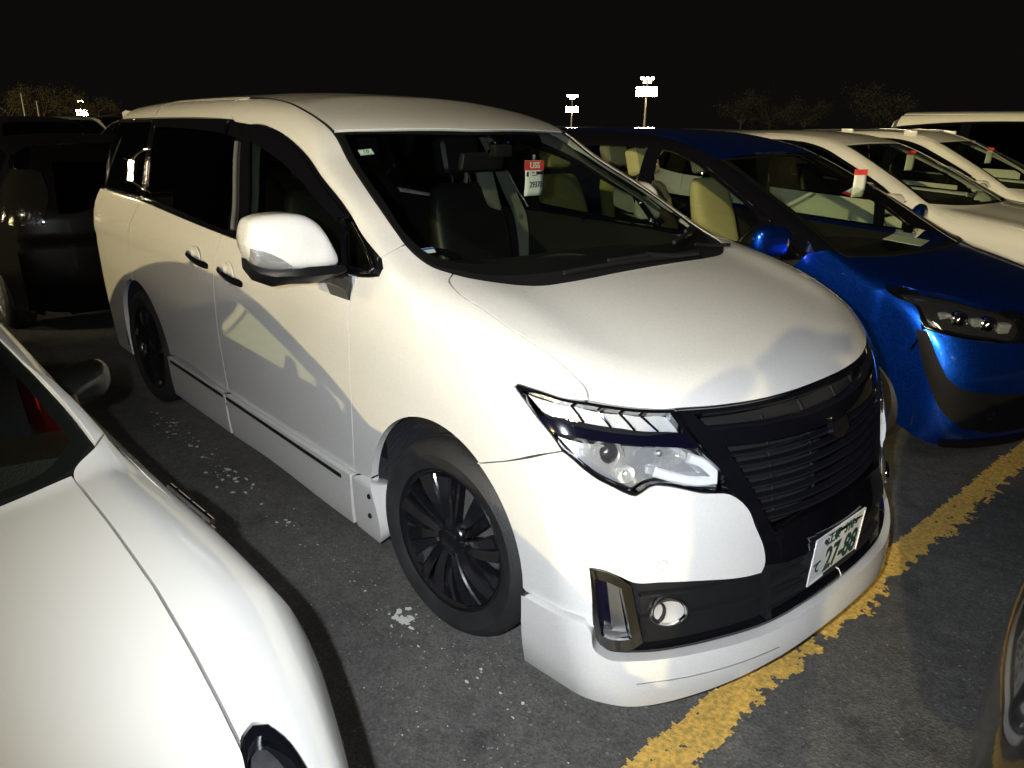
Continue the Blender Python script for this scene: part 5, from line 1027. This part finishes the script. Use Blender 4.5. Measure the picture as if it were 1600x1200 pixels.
for x,y,fl_,k,lb in spots:
    e,_,nm=far[k]; o=e if k not in used else copy_tree(e); used.add(k); o.location=(x,y,0); o.rotation_euler=(0,0,math.pi if fl_ else 0)
    tag(o,lb,'car','cars parked in the rows behind')
# ================================================================ floodlight poles
LAMP=mat('lit_floodlight',(.9,.85,.7),.4,emit=(1,.80,.46),es=60); LAMP2=mat('lit_floodlight_bright',(.9,.85,.7),.4,emit=(1,.82,.5),es=220); STEEL=mat('galvanised_steel',(.30,.29,.27),.55,.6)
def pole(x,y,H,rows,label,bright=LAMP2,face=0,power=0):
    e=empty('floodlight_pole',(x,y,0),math.atan2(CP.y-y,CP.x-x)+face,label=label,cat='light pole',group='floodlight poles')
    tube('mast',[(0,0,0),(0,0,H*.5),(0,0,H)],[.22,.16,.10],STEEL,e,10)
    for z,n,m,sz in rows:
        tube('crossarm',[(0,-n*.45,z),(0,n*.45,z)],.06,STEEL,e,6)
        for i in range(n):
            q=(i-(n-1)/2)*.85; L=empty('floodlight',(.2,q,z+.0)); L.parent=e
            box('lamp_case',(0,0,0),(.28,sz*1.05,sz*.85),STEEL,L,rot=(0,.35,0),bevel=.04); box('lamp_face',(.150,0,-.05),(.02,sz*.95,sz*.72),m,L,rot=(0,.35,0))
    if power:   # fill beam, used only by the added pole in front of the row
        l=bpy.data.lights.new('fill_beam','SPOT'); l.energy=power; l.color=(1,.95,.86); l.spot_size=math.radians(120); l.spot_blend=.8; l.shadow_soft_size=.55
        lo=bpy.data.objects.new('fill_beam',l); COL.objects.link(lo); lo.parent=e; lo.location=(.6,0,H-1.2); lo.rotation_euler=Vector((1,0,-.55)).to_track_quat('-Z','Y').to_euler()
    return e
def at(u,D,):   # ground point D metres away in the direction of picture column u (measured on the photograph)
    a=YAW-math.atan((u-800)/1181.34*math.cos(PITCH)); return CP.x+D*math.cos(a),CP.y+D*math.sin(a)
_p=at(1000,140); pole(*_p,9.4,[(9.2,3,LAMP,.5),(8.6,2,LAMP,.45),(7.5,4,LAMP2,.95),(6.7,4,LAMP2,.95)],'tall floodlight pole with two tiers of brilliant lamps above the blue minivan')
_p=at(886,230); pole(*_p,9.4,[(9.2,4,LAMP,.6),(8.6,2,LAMP,.6),(6.0,4,LAMP2,.9),(5.2,4,LAMP2,.9)],'far floodlight pole just over the far corner of the white minivan roof')
_p=at(122,230); pole(*_p,5.4,[(5.2,2,LAMP,.5),(2.9,3,LAMP2,.8),(2.1,3,LAMP2,.8)],'far floodlight pole over the parked cars behind the black hatchback')
pole(-64,-17.5,11.5,[(10.6,1,LAMP,.22),(8.2,1,LAMP2,.34)],'floodlight pole behind the row of the white sports saloon with single lamps')
pole(-20,-40,13.5,[(13.2,4,LAMP2,.8),(12.4,4,LAMP2,.8),(10.2,4,LAMP2,.9),(9.3,4,LAMP2,.9)],'unseen floodlight pole added for fill light behind the dark grey tall van')  # off-frame pole added for its general fill
pole(14,-12,14,[(13.6,4,LAMP,.5),(12.7,4,LAMP,.5)],'unseen floodlight pole added as fill light in front of the parked row',power=1100)  # added to brighten the roof and shaded doors; no such pole is seen
# ================================================================ trees along the edge of the lot
BARK=mat('bark',(.07,.05,.035),.9,bump=(20,.6)); LEAF=mat('dry_foliage',(.05,.041,.02),.8,var=(.8,.5)); BARK_UNLIT=mat('unlit_bark',(.014,.012,.010),.9); LEAF_UNLIT=mat('unlit_foliage',(.008,.009,.006),.8,var=(.8,.5))  # unlit pair: darkened colour stands in for lamp light not reaching the right-hand trees
def tree(x,y,H,W,label,seed,group=None,leaf=None):
    r=np.random.default_rng(seed); e=empty('tree',(x,y,0),label=label,cat='tree',group=group)
    V=[];F=[]
    def limb(a,b,ra,rb):
        a=Vector(a);b=Vector(b);t=(b-a).normalized();u=t.orthogonal().normalized();w=t.cross(u);n0=len(V)
        for q,rr in ((a,ra),(b,rb)):
            for k in range(5): V.append(q+u*rr*math.cos(k*1.2566)+w*rr*math.sin(k*1.2566))
        for k in range(5): F.append((n0+k,n0+(k+1)%5,n0+5+(k+1)%5,n0+5+k))
    limb((0,0,0),(0.1,0,H*.4),H*.03,H*.02); tips=[]
    for i in range(16):
        a=r.random()*6.28; z0=H*r.uniform(.2,.45); rad=W*.5*r.uniform(.4,1); z1=H*r.uniform(.5,1.0)*(1-.25*(rad/(W*.5))); b=(rad*math.cos(a),rad*math.sin(a),z1); limb((.05,0,z0),b,H*.012,H*.004); tips.append(b)
        for j in range(3): c=tuple(np.array(b)+r.normal(size=3)*H*.09); limb(b,c,H*.004,H*.002); tips.append(c)
    mesh('trunk',V,F,BARK_UNLIT if leaf is not None else BARK,e)
    V=[];F=[]
    for t in tips:
        for k in range(46):
            q=np.array(t)+r.normal(size=3)*H*.065; u=r.normal(size=3); u/=np.linalg.norm(u); w=np.cross(u,r.normal(size=3)); w/=np.linalg.norm(w); s=H*.018*r.uniform(.5,1.3); n0=len(V); V+= [q-u*s,q+w*s*.5,q+u*s,q-w*s*.5]; F.append((n0,n0+1,n0+2,n0+3))
    mesh('crown',V,F,leaf or LEAF,e,smooth=False); return e
for i,(u,D,H,W,lb) in enumerate(((5,110,5.0,7,'spreading pale tree at the lot edge, leftmost of the group by the far lamp'),(62,120,5.2,7,'rounded pale tree between the bare posts and the far lamp'),(110,150,5.4,8,'low tree standing directly behind the far lamp by the hatchback'),(148,140,4.9,6,'small tree close to the white minivan rear spoiler'),(1150,150,8.0,9,'dim tree standing right of the tall floodlight pole'),(1250,150,7.0,8,'dim low tree beyond the white crossover roof'),(1370,140,8.8,11,'broad dim tree beyond the roof rails of the white SUV'),(1195,170,6.5,8,'faint small tree between the two dim trees beyond the crossover'))):
    tree(*at(u,D),H,W,lb,20+i,leaf=LEAF_UNLIT if u>500 else None)
# bare posts by the trees
for u,D,H,lb in ((32,90,3.6,'taller thin bare post left of the far lamp'),(54,95,3.0,'shorter thin bare post left of the far lamp')):
    x,y=at(u,D); e=empty('utility_post',(x,y,0),label=lb,cat='post'); tube('post_shaft',[(0,0,0),(0,0,H)],[.10,.07],STEEL,e,8); box('post_cap',(0,0,H+.03),(.22,.22,.06),STEEL,e,bevel=.01)
# ================================================================ auction tag and stickers in the windscreen
TG=empty('auction_tag',(-.73,.165,1.46),math.radians(-8),label='white paper tag with red USS header and number 29370 hanging inside the windscreen',cat='tag')
TG.rotation_euler=(0,0,0)
def sheet(name,w,h_,m,parent,x=0,y0=0,z0=0,bend=.006):
    P=[[(x+bend*math.sin(v*3.1),y0+(u-.5)*w,z0+(v-.5)*h_) for u in np.linspace(0,1,5)] for v in np.linspace(0,1,9)]; o=grid(name,P,m,parent); s=o.modifiers.new('t','SOLIDIFY'); s.thickness=.0006; s.offset=-1; return o
sheet('paper',.112,.152,PAPER,TG)
MTG=Matrix(((0,0,1,.008),(1,0,0,0),(0,1,0,0),(0,0,0,1)))
box('red_header',(.0035,0,.055),(.007,.112,.040),REDINK,TG)
text('tag_text','USS',.036,MTG@Matrix.Translation((0,.055,0)),PAPER,TG,off=.0006,sx=1.05)
text('tag_text','29370',.036,MTG@Matrix.Translation((.008,-.028,0)),INK,TG,off=.0003,sx=.86)
for y_,z_,w_,h_ in ((-.043,.018,.012,.020),(.030,.022,.040,.014),(-.01,.024,.016,.004),(.0,.012,.03,.003)): box('print_mark',(.0072,y_,z_),(.001,w_,h_),INK,TG)
tube('hanging_clip',[(0,0,.076),(0,0,.092),(.0,.0,.10)],.006,TRIM,TG,6)
q=on_surf(van,[(-.880,-.600,1.58)],-.006)[0]; n=grad(van,np.array([q]))[0]
ST=empty('inspection_sticker',tuple(q),label='small square windscreen sticker printed 10 in the top corner by the roof pillar',cat='sticker')
zx=Vector(tuple(n)); yx=Vector((.15,1,0)); yx=(yx-zx*yx.dot(zx)).normalized(); xx=zx.cross(yx)
MS=Matrix(((yx.x,-xx.x,zx.x,0),(yx.y,-xx.y,zx.y,0),(yx.z,-xx.z,zx.z,0),(0,0,0,1)))
def card(name,w,h_,M,m,parent,t=.0006):
    bm=bmesh.new(); bmesh.ops.create_cube(bm,size=1); bmesh.ops.transform(bm,matrix=M@Matrix.Diagonal((w,h_,t,1)),verts=bm.verts); return bm_obj(name,bm,m,parent)
card('sticker_sheet',.056,.036,MS,mat('sticker_pale_blue',(.42,.60,.60),.6),ST); card('sticker_panel',.05,.022,MS@Matrix.Translation((0,-.003,.0006)),PAPER,ST); text('sticker_text','10',.026,MS@Matrix.Translation((0,-.003,.0014)),INK,ST,thick=.0002,off=.0003)
q=on_surf(van,[(-.325,-.735,1.283)],-.012)[0]; n=grad(van,np.array([q]))[0]; zx=Vector(tuple(n)); yx=Vector((.25,1,0)); yx=(yx-zx*yx.dot(zx)).normalized(); xx=zx.cross(yx)
MS=Matrix(((yx.x,-xx.x,zx.x,0),(yx.y,-xx.y,zx.y,0),(yx.z,-xx.z,zx.z,0),(0,0,0,1)))
S2=empty('windscreen_label',tuple(q),label='small white and blue label at the lower corner of the minivan windscreen',cat='sticker')
card('label_sheet',.085,.030,MS,mat('label_white',(.6,.65,.68),.6),S2); card('label_band',.06,.010,MS@Matrix.Translation((.015,-.008,.0006)),mat('label_blue',(.03,.10,.35),.5),S2)
# paper tags in the neighbouring windscreens
for (x,y,z,lb) in ((-.42,2.75,1.36,'pale hanging tag with red top inside the blue minivan windscreen'),(-1.12,5.30,1.42,'pale hanging tag inside the white crossover windscreen'),(-1.28,7.95,1.42,'pale hanging tag inside the windscreen of the white SUV with roof rails')):
    e=empty('auction_tag',(x,y,z),math.radians(-22),label=lb,cat='tag',group='tags in windscreens'); sheet('paper',.10,.17,PAPER,e,bend=.005); box('red_header',(.0035,0,.070),(.006,.10,.034),REDINK,e)
x,y,z=-.02,2.62,1.06; e=empty('paper_sheet',(x,y,z),label='white paper sheet lying on the dashboard of the blue minivan',cat='paper'); box('sheet',(0,0,0),(.21,.30,.002),PAPER,e,rot=(0,.1,.2))
# ================================================================ the photographer, standing at the white saloon's nose with the phone held up
def limb_chain(edges,verts,rad,name,m,parent,sub=2):
    me=bpy.data.meshes.new(name); me.from_pydata(verts,edges,[]); o=ob(name,me,parent,m)
    sk=o.modifiers.new('skin','SKIN'); sk.use_smooth_shade=True
    for i,r in enumerate(rad): me.skin_vertices[0].data[i].radius=(r if hasattr(r,'__len__') else (r,r))
    me.skin_vertices[0].data[0].use_root=True
    if sub: ss=o.modifiers.new('sub','SUBSURF'); ss.levels=ss.render_levels=sub
    return o
CLOTH=mat('dark_jacket_cloth',(.03,.03,.035),.9,bump=(250,.3)); SKINM=mat('skin',(.45,.27,.19),.5); HAIR=mat('dark_hair',(.015,.012,.010),.6,bump=(90,.8)); PHONE=mat('phone_black',(.01,.01,.012),.15,coat=.5)
PE=empty('person',(1.95,-2.79,0),1.95,label='person in dark clothes standing by the saloon bonnet holding a phone up with both hands',cat='person')
# local x points where the person looks, y to their left
V=[(0,0,.98),(0,0,1.12),(0.01,0,1.30),(.03,0,1.50),(.05,0,1.58),
   (0,.10,.93),(.03,.11,.50),(.0,.12,.09),(.10,.13,.04),(.19,.14,.035),
   (0,-.10,.93),(.03,-.11,.50),(.0,-.12,.09),(.10,-.13,.04),(.19,-.14,.035),
   (.03,.20,1.47),(.16,.33,1.40),(.34,.19,1.56),(.41,.13,1.615),
   (.03,-.20,1.47),(.16,-.33,1.40),(.34,-.19,1.56),(.41,-.13,1.615)]
Ed=[(0,1),(1,2),(2,3),(3,4),(0,5),(5,6),(6,7),(7,8),(8,9),(0,10),(10,11),(11,12),(12,13),(13,14),(3,15),(15,16),(16,17),(17,18),(3,19),(19,20),(20,21),(21,22)]
Rd=[(.14,.19),(.14,.19),(.15,.21),(.11,.15),(.07,.07),.12,.085,.055,.05,.035,.12,.085,.055,.05,.035,.10,.085,.065,.04,.10,.085,.065,.04]
limb_chain(Ed,V,Rd,'body',CLOTH,PE)
# head with face
hd=[]
for i in range(13):
    t=math.pi*i/12; z=1.735+.125*math.cos(t); r=math.sin(t)
    hd.append([(.07+.095*r*math.cos(a)+(.012*r if math.cos(a)>.8 and 4<i<9 else 0)+(.014 if i in(6,7) and math.cos(a)>.97 else 0),.075*r*math.sin(a),z) for a in np.linspace(0,2*math.pi,28,endpoint=False)])
HD=grid('head',hd,SKINM,PE,wrap=True,cap=True)
hr=[[(.06+.108*math.sin(math.pi*i/12)*math.cos(a)-.012,.088*math.sin(math.pi*i/12)*math.sin(a),1.748+.128*math.cos(math.pi*i/12)) for a in np.linspace(.9,2*math.pi-.9,22)] for i in range(0,8)]
grid('hair',hr,HAIR,PE)
for s in (-1,1): box('ear',(.06,s*.078,1.73),(.04,.018,.06),SKINM,HD,bevel=.008); box('eye',(.162,s*.03,1.742),(.006,.022,.010),HAIR,HD,bevel=.002)
box('mouth',(.158,0,1.68),(.006,.045,.008),mat('lips',(.35,.14,.11),.5),HD,bevel=.002)
for s in (-1,1):
    P0=Vector((.415,s*.125,1.62)); vs=[tuple(P0),(.43,s*.105,1.645)]; ed=[(0,1)]; rd=[.034,.030]
    for k in range(4):
        b=len(vs); zz=1.625+k*.020; L=(.9,1,.95,.78)[k]
        vs+= [(.435,s*.085,zz),(.455,s*(.085-.030*L),zz+.002),(.452,s*(.085-.058*L),zz+.002)]; ed+=[(1,b),(b,b+1),(b+1,b+2)]; rd+=[.0095,.0085,.0075]
    b=len(vs); vs+=[(.43,s*.09,1.64),(.445,s*.065,1.648),(.455,s*.04,1.652)]; ed+=[(1,b),(b,b+1),(b+1,b+2)]; rd+=[.012,.010,.0085]
    limb_chain(ed,vs,rd,'hand',SKINM,PE,1)
PH=empty('phone',tuple(CP-_f*.03),label='black phone held up by the photographer',cat='phone'); PH.rotation_euler=cam.matrix_world.to_euler()
box('phone_body',(.0,-.0,.008),(.15,.072,.009),PHONE,PH,bevel=.004); box('phone_screen',(0,0,.0135),(.142,.064,.001),GBLK,PH)
